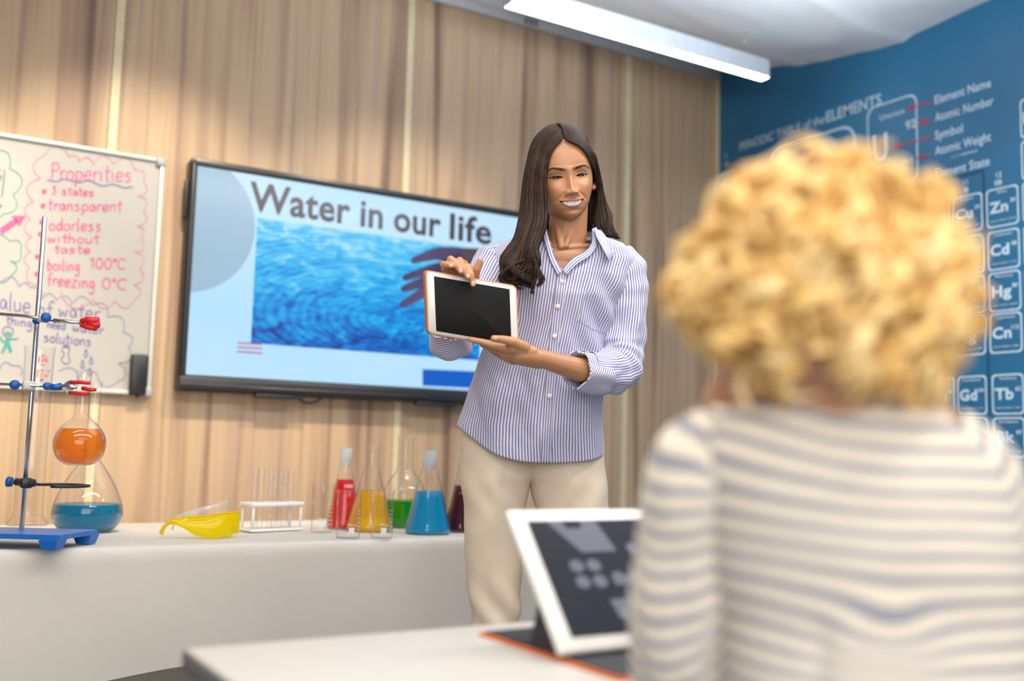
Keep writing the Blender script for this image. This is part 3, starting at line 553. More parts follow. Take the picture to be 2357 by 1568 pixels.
# ------------------------------------------------------------------ glassware
GRP = 'glassware on the white cloth'
def vessel(name, px, bpy_, prof_px, label, cat, liq=None, liqmat=None, back=0.0, glass=None, th=.0018, scale=1.0, group=None, n=44):
    """prof_px: (radius px, height px above the base); base front point at (px, bpy_)"""
    p = onZ(px, bpy_, TOP); s = depth(p) / FPX * scale; r0 = prof_px[0][0] * s; hd = nz(A([ray(px, bpy_)[0], ray(px, bpy_)[1], 0]))
    c = p + hd * (r0 + back); c[2] = TOP; s = depth(c) / FPX * scale
    e = empty(name, c, label, cat, group)
    prof = [(r * s, h * s) for r, h in prof_px]
    P = A(prof); dense = [P[0]]
    for a_, b_ in zip(P[:-1], P[1:]): dense += [a_ + (b_ - a_) * t for t in np.linspace(0, 1, 5)[1:]]
    P = A(dense)
    for _ in range(3):
        Q = P.copy(); Q[1:-1] = (P[:-2] + 2 * P[1:-1] + P[2:]) / 4; P = Q
    w = MB(); outer = [(0.0005, P[0][1] + .0005)] + [tuple(x) for x in P]
    inner = [(max(r - th, .0005), h) for r, h in P[::-1] if h > P[0][1] + th]; 
    w.lathe(c, outer + [(P[-1][0] + .001, P[-1][1] + .0006), (P[-1][0] - th * .5, P[-1][1] + .0012)] + inner + [(.0005, th * 1.4)], n, caps=False)
    w.build('glass_body', glass or M_glass, e)
    if liq:
        H = liq * s; lp_ = [(max(r - th * 1.25, .0005), max(h, th * 1.6)) for r, h in P if h < H]; rt_ = np.interp(H, P[:, 1], P[:, 0]) - th * 1.25
        w = MB(); w.lathe(c, [(.0005, th * 1.6)] + lp_ + [(rt_, H), (rt_ * .6, H - .0002), (.0005, H - .0002)], n, caps=False); w.build('liquid', liqmat, e)
    e['s'] = s; return e, c, s, P
L_red = liquid('red_liquid', srgb(225, 25, 40), .5); L_yel = glassy('yellow_liquid', (1, .85, .2), .5, (.98, .62, .01), .08, 1.33, .2, (.9, .8, .4)); L_green = liquid('green_liquid', srgb(30, 165, 10), .65)
L_teal = liquid('teal_liquid', srgb(0, 165, 208), .74); L_mar = liquid('maroon_liquid', srgb(85, 5, 35), .75); L_blue = liquid('blue_liquid', srgb(0, 140, 180), .72); L_or = glassy('orange_liquid', (1, .72, .25), .55, (.98, .27, .004), .08, 1.33, .2, (.9, .6, .4))
def stopper(e, c, s, r0, r1, h0, h1):
    w = MB(); w.lathe(c, [(.0005, h0 * s), (r0 * s, h0 * s), (r1 * s, h1 * s), (r1 * s * .9, h1 * s + .001), (.0005, h1 * s + .001)], 28, caps=False); w.build('stopper', M_frost, e)
def erl(name, px, by, rb, rn, hs, hn, label, liq, lm, rim=2, body_top=None, **k):
    prof = [(rb * .93, 0), (rb, 5), (rb * 1.0, 12), (rb * .93, 24), (rn * 1.25, hs * .92), (rn, hs), (rn, hn), (rn + rim, hn + 3)]
    return vessel(name, px, by, prof, label, 'flask', liq, lm, **k)
M_mark = plain('white_marking', (.8, .8, .8), .6)
RH = nz(A([RT[0], RT[1], 0]))
def label_on(e, c, s, r, h, txt, boxpx=None, dx=0.0, tick=0, mat=None, hh=5):
    """flat white print on the near side of a glass: patch and volume text"""
    hd = nz(A([c[0], c[1], 0])); w = MB()
    a = dx; nrm = -hd * math.cos(a) + RH * math.sin(a); ux = RH * math.cos(a) + hd * math.sin(a); p = c + nrm * (r * s + .0006) + UP * h * s
    if boxpx: k = boxpx * s / 2; w.add([p - ux * k - UP * k, p + ux * k - UP * k, p + ux * k + UP * k, p - ux * k + UP * k], [(0, 1, 2, 3)]); p = p + UP * (k + 4 * s)
    if txt: put_text(w, txt, p, ux, UP, height=hh * s, align='C')
    for i in range(tick):
        a2 = a + .75; n2 = -hd * math.cos(a2) + RH * math.sin(a2); u2 = RH * math.cos(a2) + hd * math.sin(a2); q = c + n2 * (r * s + .0006) + UP * (h + i * 9) * s
        l = (7 if i % 2 else 4) * s; w.add([q - u2 * l, q + u2 * l, q + u2 * l + UP * .001, q - u2 * l + UP * .001], [(0, 1, 2, 3)])
    w.build('marking', mat or M_mark, e, smooth=False)
e, c, s, P = erl('erlenmeyer_flask', 790, 1218, 39, 14, 138, 156, 'large conical flask of red liquid with a frosted stopper', 110, L_red); stopper(e, c, s, 10, 14, 140, 181); label_on(e, c, s, 24, 92, '1000', dx=.35, hh=8)
e, c, s, P = erl('erlenmeyer_flask', 984, 1232, 53, 17, 152, 159, 'conical flask of bright teal blue liquid with frosted stopper', 96, L_teal); stopper(e, c, s, 12, 16, 144, 188)
e, c, s, P = erl('erlenmeyer_flask', 850, 1226, 54, 15, 150, 192, 'open conical flask of yellow and orange liquid behind the beakers', 92, L_yel, rim=4)
e, c, s, P = erl('erlenmeyer_flask', 1061, 1226, 39, 10, 150, 158, 'conical flask of dark maroon liquid half hidden by the trousers', 104, L_mar); stopper(e, c, s, 7, 10, 146, 175)
e, c, s, P = vessel('boiling_flask', 928, 1216, [(36, 0), (42, 6), (47, 30), (50, 60), (48, 84), (36, 108), (22, 124), (18.5, 134), (18, 150), (18, 203), (20, 205)], 'tall necked round flask holding a little green liquid', 'flask', 61, L_green)
def beaker(px, by, r, h, lab, dxl=0.25):
    prof = [(r * .94, 0), (r, 4), (r, h - 4), (r + 1.5, h)]
    e, c, s, P = vessel('beaker', px, by, prof, lab, 'beaker', group='empty glass beakers', th=.0014)
    label_on(e, c, s, r, 19, '250 ml', 13, dx=dxl, tick=6); return e
beaker(740, 1227, 25, 108, 'empty glass beaker left of the red flask, leftmost of the three beakers', .0)
beaker(800, 1241, 28, 108, 'empty glass beaker with spout in front of the red flask', .3)
beaker(877, 1241, 26, 108, 'empty glass beaker in front of the yellow liquid flask, rightmost of the beakers', .2)
# big round flask of blue liquid
BF, c, s, P = vessel('volumetric_flask', 198, 1227, [(48, 0), (62, 6), (74, 22), (78, 40), (76, 58), (64, 92), (46, 126), (26, 154), (15, 172), (13, 190), (13, 342), (15, 344)], 'large pear-shaped flask half full of blue liquid beside the stand', 'flask', 62, L_blue)
label_on(BF, c, s, 77, 46, '500 ml', dx=.25, mat=plain('grey_print', (.05, .10, .12), .6), hh=7)
# measuring cylinder
CY, c, s, P = vessel('measuring_cylinder', 62, 1213, [(42, 0), (44, 5), (40, 12), (33, 18), (31.5, 30), (31.5, 400), (34, 412)], 'tall empty glass measuring cylinder with red print behind the stand', 'cylinder', th=.0016)
hd = nz(A([c[0], c[1], 0])); w = MB(); 
for i in range(100):
    a2 = .35; h = 62 + i * 3.0; ln = (10 if i % 10 == 0 else 7 if i % 5 == 0 else 5)
    pts = []
    for t in np.linspace(a2, a2 + ln * 2.1 / 31.5, 4): n2 = -hd * math.cos(t) + RH * math.sin(t); pts.append(c + n2 * (31.5 * s + .0006) + UP * h * s)
    V = pts + [p + UP * .0009 for p in pts]; w.add(V, [(0, 1, 5, 4), (1, 2, 6, 5), (2, 3, 7, 6)])
w.build('graduation', plain('grey_graduation', (.42, .34, .28), .6), CY, kind='stuff', smooth=False)
w = MB()
for t, h, hh, sz in (('126', 376, 11, .24), ('AG', 388, 5, .2), ('Fnh', 367, 5, .2), ('OCT 17', 350, 8, .35), ('0 C H', 340, 8, .35), ('M', 330, 8, .5)):
    a2 = .28; n2 = -hd * math.cos(a2) + RH * math.sin(a2); u2 = RH * math.cos(a2) + hd * math.sin(a2); put_text(w, t, c + n2 * (31.5 * s + .0012) + UP * h * s, u2, UP, height=hh * s, align='C', bold=.02)
cc = c + n2 * (31.5 * s + .0012) + UP * 381 * s; w.tube([cc + (u2 * math.cos(t) + UP * math.sin(t)) * 12 * s for t in np.linspace(0, 2 * math.pi, 28)], .0005, 4)
w.build('red_print', plain('red_print_glass', srgb(190, 50, 40), .6), CY, smooth=False)
# ------------------------------------------------------------------ laboratory stand
pf, pr = gl(138, 1250), gl(229, 1238)
bx1_ = pr[0]; by0 = pf[1]
sbase = onZ(50, 1214, TZ + .034)
bcx, bcy = sbase[0] - .005, (by0 + 2.99) / 2
q = [onZ(x, y, TZ + .036) for x, y in ((138, 1232), (224, 1220))]
ex = nz(q[1] - q[0]); 
q0 = onZ(138, 1232, TZ + .036); q1 = onZ(224, 1219, TZ + .036); ql = onZ(-20, 1228, TZ + .036)
u1 = nz(q1 - q0); u2 = nz(ql - q0); Lr = np.linalg.norm(q1 - q0); Lf = .36
st = empty('laboratory_stand', A([sbase[0], sbase[1], TOP]), 'steel rod laboratory stand on a blue base plate holding the orange flask', 'stand')
cor = [q0, q0 + u1 * Lr, q0 + u1 * Lr + u2 * Lf, q0 + u2 * Lf]; ctr = sum(cor) / 4
w = MB(); w.rings([[c_ - UP * .012 for c_ in cor], [c_ - UP * .001 for c_ in cor], [ctr + (c_ - ctr) * .985 for c_ in cor]]); w.build('base_plate', M_blue, st, smooth=False)
for c_ in cor:
    d_ = nz(ctr - c_); k = c_ + (ctr - c_) * .12; w = MB(); w.rings([[k + u1 * a_ * .016 * f_ + u2 * b_ * .016 * f_ + UP * z for a_, b_ in ((-1, -1), (1, -1), (1, 1), (-1, 1))] for f_, z in ((1, -.036 + .0012), (1.4, -.012))]); w.build('foot', M_blue, st, smooth=False)
rb = A([sbase[0], sbase[1], TZ + .036]); rod_top = rb + UP * ((D(115, 483, depth(sbase))[2]) - rb[2])
dr = depth(rb)
w = MB(); w.tube([rb - UP * .01, rb + UP * .3, rod_top - UP * .002, rod_top], [.0062, .0062, .0062, .005], 16); w.build('rod', M_steel, st)
def rodpt(py):
    z = onY(60, py, rb[1])[2]; return A([rb[0], rb[1], z])
def F(px, py, d): return D(px, py, d)
# upper clamp
d1 = dr - .02
w = MB(); w.tube([F(-40, 719, d1), F(60, 728, d1), F(125, 738, d1)], .0045, 10); w.build('clamp_arm', M_steel, st)
w = MB(); w.tube([F(125, 738, d1), F(150, 740, d1), F(188, 744, d1)], [.009, .0075, .006], 10, flat=.7); w.build('clamp_sleeve', M_steel, st)
def knob(px, py, d, r=.0125, nm='knob'):
    p = F(px, py, d); w = MB(); w.tube([p, p + nz(CAM - p) * .003, p + nz(CAM - p) * .013, p + nz(CAM - p) * .015], [r * .9, r, r, r * .8], 18); o = w.build(nm, M_knob, st); tag(o, 'blue round knob')
knob(106, 731, dr - .035); knob(84, 738, dr + .01, .010)
w = MB(); w.box(F(100, 733, dr - .012), (.026, .03, .02), bev=.004); w.build('boss', M_alu, st)
for pts, r in (([(186, 740), (200, 736), (226, 739)], [.006, .008, .010]), ([(186, 748), (204, 753), (222, 756)], [.006, .008, .007]), ([(200, 745), (215, 747), (228, 749)], [.006, .009, .009])):
    w = MB(); w.tube([F(x, y, d1) for x, y in pts], r, 10); o = w.build('clamp_jaw', M_red, st); tag(o, 'red rubber clamp jaw')
# lower clamp gripping the orange flask neck
w = MB(); w.tube([F(-40, 883, d1), F(40, 886, d1), F(110, 889, d1)], .0045, 10); w.build('clamp_arm', M_steel, st)
knob(34, 886, dr - .035)
w = MB(); w.box(F(66, 888, dr - .01), (.03, .034, .022), bev=.004); w.build('boss', plain('pale_boss', (.6, .6, .55), .4), st)
knob(108, 889, dr - .03, .010); 
w = MB(); w.tube([F(110, 889, d1), F(125, 892, d1), F(140, 890, d1)], [.010, .008, .010], 12); tag(w.build('wing_nut', M_knob, st), 'blue wing nut')
dn_ = dr - .01
w = MB(); w.tube(crom([F(140, 890, d1), F(150, 886, d1), F(158, 880, d1), F(166, 878, d1)], 10), .004, 8); w.tube(crom([F(140, 892, d1), F(150, 898, d1), F(158, 905, d1), F(166, 906, d1)], 10), .004, 8); w.tube(crom([F(140, 891, d1), F(160, 890, d1), F(176, 893, d1)], 8), [.005] * 3 + [.009] * 3 + [.004] * 2, 10); w.build('clamp_fork', M_steel, st)
for pts in ([(163, 881), (185, 880), (206, 882)], [(190, 894), (205, 897), (221, 897)], [(160, 904), (182, 906), (204, 906)]):
    w = MB(); w.tube([F(*pts[0], dr - .055)] + [F(x, y, dr - .06) for x, y in pts[1:]], [.0055, .005, .0045], 10); o = w.build('clamp_finger', M_red, st); tag(o, 'red rubber clamp finger')
# black open ring
w = MB(); w.box(F(60, 1112, dr), (.028, .034, .026), bev=.005); w.tube([F(36, 1109, dr), F(58, 1112, dr), F(80, 1112, dr)], .010, 12); w.build('ring_boss', M_black, st)
w = MB(); w.tube([F(18, 1109, dr - .004), F(27, 1110, dr - .004)], [.014, .012], 16); tag(w.build('knob', M_knob, st), 'blue round knob')
w = MB(); cpt = F(140, 1118, dr); ring = [F(80, 1114, dr)] + [cpt + RH * .068 * math.cos(t) + A([-RH[1], RH[0], 0]) * .062 * math.sin(t) for t in np.linspace(math.radians(160), math.radians(-88), 22)]; w.tube(ring, .004, 8); w.build('support_ring', M_black, st)
# orange flask held by the clamp
e = None
dO = dr - .035; so = dO / FPX; base = F(180, 1071, dO); 
of = empty('florence_flask', base, 'round bottom flask of orange liquid gripped by the red clamp', 'flask')
prof = [(24, 0), (40, 6), (53, 22), (58.5, 45), (57, 62), (48, 82), (34, 97), (21, 107), (17, 115), (16, 128), (16, 216), (17.5, 219)]
P = []
for a_, b_ in zip(prof[:-1], prof[1:]): P += [(a_[0] + (b_[0] - a_[0]) * t, a_[1] + (b_[1] - a_[1]) * t) for t in (0, .25, .5, .75)]
P.append(prof[-1]); P = A(P)
for _ in range(4): Q = P.copy(); Q[1:-1] = (P[:-2] + 2 * P[1:-1] + P[2:]) / 4; P = Q
P = P * so; w = MB(); w.lathe(base, [(.0005, 0)] + [tuple(x) for x in P] + [(r - .0016, h) for r, h in P[::-1] if h > .002] + [(.0005, .002)], 48, False); w.build('glass_body', M_glass, of)
H = 84 * so; w = MB(); w.lathe(base, [(.0005, .0024)] + [(r - .0022, max(h, .0024)) for r, h in P if h < H] + [(np.interp(H, P[:, 1], P[:, 0]) - .0022, H), (.0005, H)], 48, False); w.build('liquid', L_or, of)
w = MB(); cc = base; w.lathe(cc, [(.0005, 78 * so), (30 * so, 80 * so)], 4) if False else None
# ------------------------------------------------------------------ test tube rack and tubes
rp = A([gl(583, 1226), gl(694, 1221)]); rc = (rp[0] + rp[1]) / 2; ux = nz(A([rp[1][0] - rp[0][0], rp[1][1] - rp[0][1], 0])); uy = A([-ux[1], ux[0], 0]); Rk = np.stack([ux, uy, UP], 1)
RWd = np.linalg.norm(rp[1] - rp[0]) + .012; RDp = .075; rk_s = depth(rc) / FPX; HT = 66 * rk_s
rk = empty('test_tube_rack', rc + uy * RDp / 2, 'white plastic test tube rack with clear tubes on the cloth', 'rack')
M_rack = plain('white_plastic', (.82, .81, .80), .4)
cc = rc + uy * RDp / 2; cc[2] = TOP
w = MB(); w.box(cc + UP * (HT - .006), (RWd, RDp, .011), Rk, bev=.002); w.build('top_plate', M_rack, rk)
w = MB(); w.box(cc + UP * .004, (RWd, RDp, .007), Rk, bev=.002); w.build('base_plate', M_rack, rk)
for a_ in (-1, 1):
    for b_ in (-1, 1): w = MB(); w.tube([cc + ux * a_ * (RWd / 2 - .007) + uy * b_ * (RDp / 2 - .007) + UP * .006, cc + ux * a_ * (RWd / 2 - .007) + uy * b_ * (RDp / 2 - .007) + UP * (HT - .01)], .0038, 10); w.build('post', M_rack, rk)
tubes = []
k = 0
for row, yy in (('front', -.018), ('back', .018)):
    for j in range(4):
        if row == 'back' and j == 1: continue
        o = cc + ux * (-.052 + j * .034) + uy * yy + UP * .008; tubes.append((o, row, j))
o0 = tubes[0][0]; te = empty('test_tube', o0, 'clear empty test tube', 'test tube', 'test tubes in the white rack'); hh = 134 * rk_s; w = MB()
w.lathe(o0, [(.0005, 0), (.004, .001), (.007, .004), (.0085, .009), (.0085, hh), (.0098, hh + .001), (.0075, hh + .001), (.0075, .010), (.0005, .002)], 20, False); w.build('glass_wall', M_glass, te)
for i, (o, row, j) in enumerate(tubes):
    lab = 'clear empty test tube, %s in the %s row of the white rack' % (['leftmost', 'second from the left', 'third from the left', 'rightmost'][j], row)
    if row == 'back' : lab = 'clear empty test tube, %s in the back row of the white rack' % {0: 'leftmost', 2: 'middle', 3: 'rightmost'}[j]
    t_ = te if i == 0 else dup(te, o); t_['label'] = lab
# ------------------------------------------------------------------ safety goggles: yellow pair, clear pair behind
def goggles(name, label, mat, mfr, pts_top, pts_bot, temple, yb, lift=0.0):
    """near lens sheet wrapping round the brow; px outline top/bottom from hinge to nose, depth by bow"""
    n = 26; T = crom(pts_top, n); B = crom(pts_bot, n)
    d0 = depth(gl(pts_bot[len(pts_bot) // 2][0], yb))
    e = empty(name, D(T[n // 2][0], yb, d0), label, 'goggles')
    rows = []; m = 9
    def pos(u, v):
        p = T[int(u)] * (1 - v) + B[int(u)] * v; t = u / (n - 1)
        return D(p[0], p[1], d0 + .05 * (t - .45) + .022 * (t ** 4) - .006 * math.sin(math.pi * v))
    G1 = [[pos(u, v) for v in np.linspace(0, 1, m)] for u in range(n)]
    w = MB(); w.rings(G1, False, False); G_ = A(G1); 
    w.rings((G_ + nz(FW * A([1, 1, 0])) * .0022)[:, ::-1], False, False); w.build('lens', mat, e)
    w = MB(); w.tube([G_[i][0] for i in range(n)], .0024, 8); w.build('brow_bar', mfr, e)
    # far side lens, mirrored beyond the nose
    off = nz(A([FW[0], FW[1], 0])) * .07; G3 = []
    for u in range(n): k = u / (n - 1); G3.append([G_[n - 1 - u][j] + off * (k ** .5) + RH * (.016 * math.sin(k * math.pi)) for j in range(m)])
    w = MB(); w.rings(G3[:18], False, False); w.build('lens', mat, e)
    tp = crom([D(x, y, d0 + dd) for x, y, dd in temple], 16); w = MB(); w.tube(tp, np.concatenate([np.linspace(.011, .009, 6), np.linspace(.008, .009, 10)]), 10, flat=.5); w.build('temple', mfr, e)
    tp2 = tp + off * 1.3 + UP * .004; w = MB(); w.tube(tp2, .004, 8, flat=.5); w.build('temple', mfr, e)
    return e
M_yl = glassy('yellow_lens', (1, .95, .12), .5, (.98, .80, .0), .08, 1.4, .3, (1, .9, .3)); M_yf = glassy('yellow_frame', (1, .95, .1), .75, (.95, .74, 0), .1, 1.45)
goggles('safety_goggles', 'yellow safety goggles lying on the white cloth', M_yl, M_yf, [(396, 1196), (425, 1191), (470, 1188), (520, 1181), (552, 1179)], [(398, 1205), (425, 1218), (452, 1234), (490, 1241), (510, 1236), (526, 1222), (532, 1230), (549, 1228)], [(371, 1229, .0), (377, 1215, .0), (388, 1204, .0), (402, 1200, -.005)], 1240)
goggles('safety_goggles', 'clear safety goggles lying behind the yellow pair', glassy('clear_lens', (.98, .98, 1), .06, (.9, .93, 1), .05, 1.5, .5, (.6, .68, .8)), glassy('clear_frame', (.95, .96, 1), .25, (.85, .9, 1), .08, 1.5), [(425, 1184), (455, 1172), (490, 1165), (525, 1152)], [(430, 1192), (460, 1196), (495, 1200), (527, 1196)], [(399, 1200, .0), (412, 1188, .0), (440, 1178, .0), (462, 1172, .0)], 1206)
# ================================================================== PUPIL'S DESK
DZ = .66; dk = empty('pupil_desk', (.95, 1.05, 0), 'white topped pupil desk with grey edge in the foreground', 'desk')
dx0, dx1, dy0, dy1 = .343, 1.55, .80, 1.330
w = MB(); w.box(((dx0 + dx1) / 2, (dy0 + dy1) / 2, DZ - .009), (dx1 - dx0, dy1 - dy0, .018), bev=.003); w.build('desktop', plain('desk_white', (.52, .49, .45), .45, namp=.02), dk)
M_edge = plain('grey_edge', (.12, .125, .13), .5)
for c_, s_ in (((dx0 - .001, (dy0 + dy1) / 2, DZ - .014), (.004, dy1 - dy0, .024)), (((dx0 + dx1) / 2, dy1 + .001, DZ - .014), (dx1 - dx0, .004, .024))):
    w = MB(); w.box((c_[0], c_[1], c_[2]), s_, bev=.001); w.build('edge_band', M_edge, dk)
for x in (dx0 + .035, dx1 - .04):
    for y in (dy0 + .04, dy1 - .04): w = MB(); w.box((x, y, (DZ - .018) / 2), (.03, .03, DZ - .018), bev=.003); w.build('leg', M_leg, dk)
for y in (dy0 + .04, dy1 - .04): w = MB(); w.box(((dx0 + dx1) / 2, y, DZ - .035), (dx1 - dx0 - .1, .02, .03)); w.build('apron', M_edge, dk)
# tablet on its folio stand
BL = onZ(1290, 1506, DZ + .012); 
tl = onX(1166, 1174, BL[0])
uyv = tl - BL; HT_ = np.linalg.norm(uyv); uyv /= HT_
uxv = nz(A([1.0, .0, 0.0])); uxv = nz(uxv - uyv * (uxv @ uyv)); nv = np.cross(uxv, uyv); Rt = np.stack([uxv, uyv, nv], 1); WT = HT_ * 1.42
tc_ = BL + uxv * WT / 2 + uyv * HT_ / 2
tf = empty('tablet_computer', BL + uxv * WT / 2, 'white framed tablet propped on the pupil desk showing grey shapes', 'tablet')
M_tw = plain('tablet_white', (.74, .72, .68), .3)
w = MB(); w.box(tc_ - nv * .004, (WT, HT_, .009), Rt, bev=.0035); w.build('body', M_tw, tf)
M_scrd = emis('tablet_screen', srgb(36, 42, 56), .8, .1)
w = MB(); w.box(tc_ + nv * .0006, (WT * .84, HT_ * .82, .0012), Rt); w.build('screen', M_scrd, tf, smooth=False)
w = MB()
def ipt(u, v): return tc_ + uxv * (u - .5) * WT * .84 + uyv * (v - .5) * HT_ * .82 + nv * .0016
def blob(u, v, ru, rv): P_ = [ipt(u + ru * math.cos(t), v + rv * math.sin(t)) for t in np.linspace(0, 2 * math.pi, 14, endpoint=False)]; w.add(P_, [tuple(range(14))])
w.add([ipt(*p) for p in ((.12, .99), (.27, .70), (.50, .70), (.44, .99), (.34, .99), (.33, .92), (.23, .92), (.22, .99))], [(0, 1, 6, 7), (1, 2, 5, 6), (2, 3, 4, 5)])
for u, v in ((.20, .58), (.31, .58), (.20, .44), (.31, .44), (.62, .72), (.44, .46), (.56, .46), (.70, .5)): blob(u, v, .045, .055)
w.add([ipt(*p) for p in ((.40, .40), (.60, .40), (.60, .48), (.40, .48))], [(0, 1, 2, 3)]); w.add([ipt(*p) for p in ((.34, .12), (.62, .12), (.60, .28), (.32, .28))], [(0, 1, 2, 3)])
w.build('screen_image', emis('tablet_image', srgb(150, 154, 168), .8, .2), tf, smooth=False)
bh = nz(A([uyv[0], uyv[1], 0])); M_fol = plain('folio_dark', (.012, .013, .018), .6); M_folo = plain('folio_orange', srgb(225, 110, 45), .6)
fo = empty('tablet_folio', BL + uxv * WT / 2 + bh * .06, 'black and orange folio cover lying under the propped tablet', 'folio cover')
f0 = BL - UP * .012; f0[2] = DZ; fl = onZ(1103, 1456, DZ + .004); fd = nz(fl - f0 - uxv * ((fl - f0) @ uxv) ); 
c1 = A([fl[0], fl[1], DZ]); c2 = c1 + A([uxv[0], uxv[1], 0]) * .30; c0 = onZ(1425, 1562, DZ + .004); c0[2] = DZ
c3 = A([c0[0], c0[1], DZ]); c4 = c3 + A([uxv[0], uxv[1], 0]) * .3
for nm, zz0, zz1, mt, gr in (('outer_cover', .0006, .004, M_folo, 0.0), ('inner_lining', .004, .006, M_fol, .012)):
    cc_ = (c1 + c2 + c3 + c4) / 4; Q = [cc_ + (p - cc_) * (1 - gr * 3) for p in (c1, c2, c4, c3)]; w = MB(); w.rings([[p + UP * zz0 for p in Q], [p + UP * zz1 for p in Q]]); w.build(nm, mt, fo, smooth=False)
# triangular support behind the tablet
bt = BL + uyv * HT_ * .42 - nv * .010; ft = BL + bh * .085; ft[2] = DZ + .0065; b0 = BL - nv * .010; b0[2] = DZ + .0065
w = MB(); w.rings([[p + uxv * t for p in (b0, bt, ft)] for t in (.01, WT * .9)]); w.build('support_fold', M_fol, fo, smooth=False)
# ================================================================== PEOPLE
def skin_mat(name='skin'):
    m, nt, b = newmat(name); L = nt.links
    at = N(nt, 'ShaderNodeAttribute', attribute_name='Col'); tc = N(nt, 'ShaderNodeTexCoord'); no = N(nt, 'ShaderNodeTexNoise'); no.inputs['Scale'].default_value = 35; no.inputs['Detail'].default_value = 4; L.new(tc.outputs['Object'], no.inputs['Vector'])
    r = ramp(nt, [(.3, (.94, .92, .92)), (.7, (1, 1, 1))]); L.new(no.outputs['Fac'], r.inputs[0])
    x = N(nt, 'ShaderNodeMixRGB', blend_type='MULTIPLY'); x.inputs[0].default_value = 1; L.new(at.outputs['Color'], x.inputs[1]); L.new(r.outputs[0], x.inputs[2]); L.new(x.outputs[0], b.inputs['Base Color'])
    b.inputs['Roughness'].default_value = .42; b.inputs['Subsurface Weight'].default_value = .12; b.inputs['Subsurface Radius'].default_value = (.012, .005, .003); b.inputs['Subsurface Scale'].default_value = .5
    b.inputs['Specular IOR Level'].default_value = .45
    return m
M_skin = skin_mat()
def remesh(mb, vox, smooth_it=6):
    me = bpy.data.meshes.new('r'); me.from_pydata(mb.V, [], mb.F); o = bpy.data.objects.new('r', me); COL.objects.link(o)
    md = o.modifiers.new('r', 'REMESH'); md.mode = 'VOXEL'; md.voxel_size = vox
    s_ = o.modifiers.new('s', 'SMOOTH'); s_.factor = .5; s_.iterations = smooth_it
    dg = bpy.context.evaluated_depsgraph_get(); ev = bpy.data.meshes.new_from_object(o.evaluated_get(dg))
    V = np.empty(len(ev.vertices) * 3); ev.vertices.foreach_get('co', V); F_ = [tuple(p.vertices) for p in ev.polygons]
    bpy.data.objects.remove(o); bpy.data.meshes.remove(me); bpy.data.meshes.remove(ev)
    return V.reshape(-1, 3), F_
# profile of the skull by height (metres from the eye line): half width, front, back
HP = A([[.129, .001, -.085, -.087], [.127, .020, -.055, -.120], [.121, .036, -.030, -.146], [.110, .050, -.010, -.166], [.095, .061, .004, -.180], [.075, .069, .014, -.190], [.055, .0725, .020, -.194], [.035, .074, .023, -.196],
        [.015, .0735, .022, -.194], [-.005, .072, .019, -.188], [-.025, .0695, .019, -.178], [-.045, .0625, .020, -.165], [-.062, .0560, .0195, -.150], [-.076, .0475, .017, -.128], [-.085, .0395, .014, -.110], [-.093, .0310, .010, -.092], [-.0985, .022, .004, -.078], [-.1025, .012, -.006, -.066], [-.104, .002, -.030, -.045]])
def sp(zq, c):
    z = HP[:, 0][::-1]; v = HP[:, c][::-1]; return np.interp(zq, z, v)
def seg_d(x, z, pts):
    d = np.full(x.shape, 9.); t_ = np.zeros(x.shape); acc = 0; P = A(pts); Ls = np.linalg.norm(np.diff(P, axis=0), axis=1); tot = Ls.sum()
    for (a_, b_, l) in zip(P[:-1], P[1:], Ls):
        u = np.clip(((x - a_[0]) * (b_[0] - a_[0]) + (z - a_[1]) * (b_[1] - a_[1])) / l ** 2, 0, 1); dd = np.hypot(x - a_[0] - u * (b_[0] - a_[0]), z - a_[1] - u * (b_[1] - a_[1]))
        k = dd < d; d = np.where(k, dd, d); t_ = np.where(k, (acc + u * l) / tot, t_); acc += l
    return d, t_
EX, EZ = .0322, .000
def eye_edges(x):
    """upper and lower lid height over the eye, x measured from the eye centre towards the temple; smiling, slightly lifted corners"""
    s_ = np.clip(np.abs(x) / .0150, 0, 1); t = .0010 * x / .015
    return EZ + .0044 * (1 - s_ ** 2.2) * .88 + t, EZ - .0029 * (1 - s_ ** 2) + t
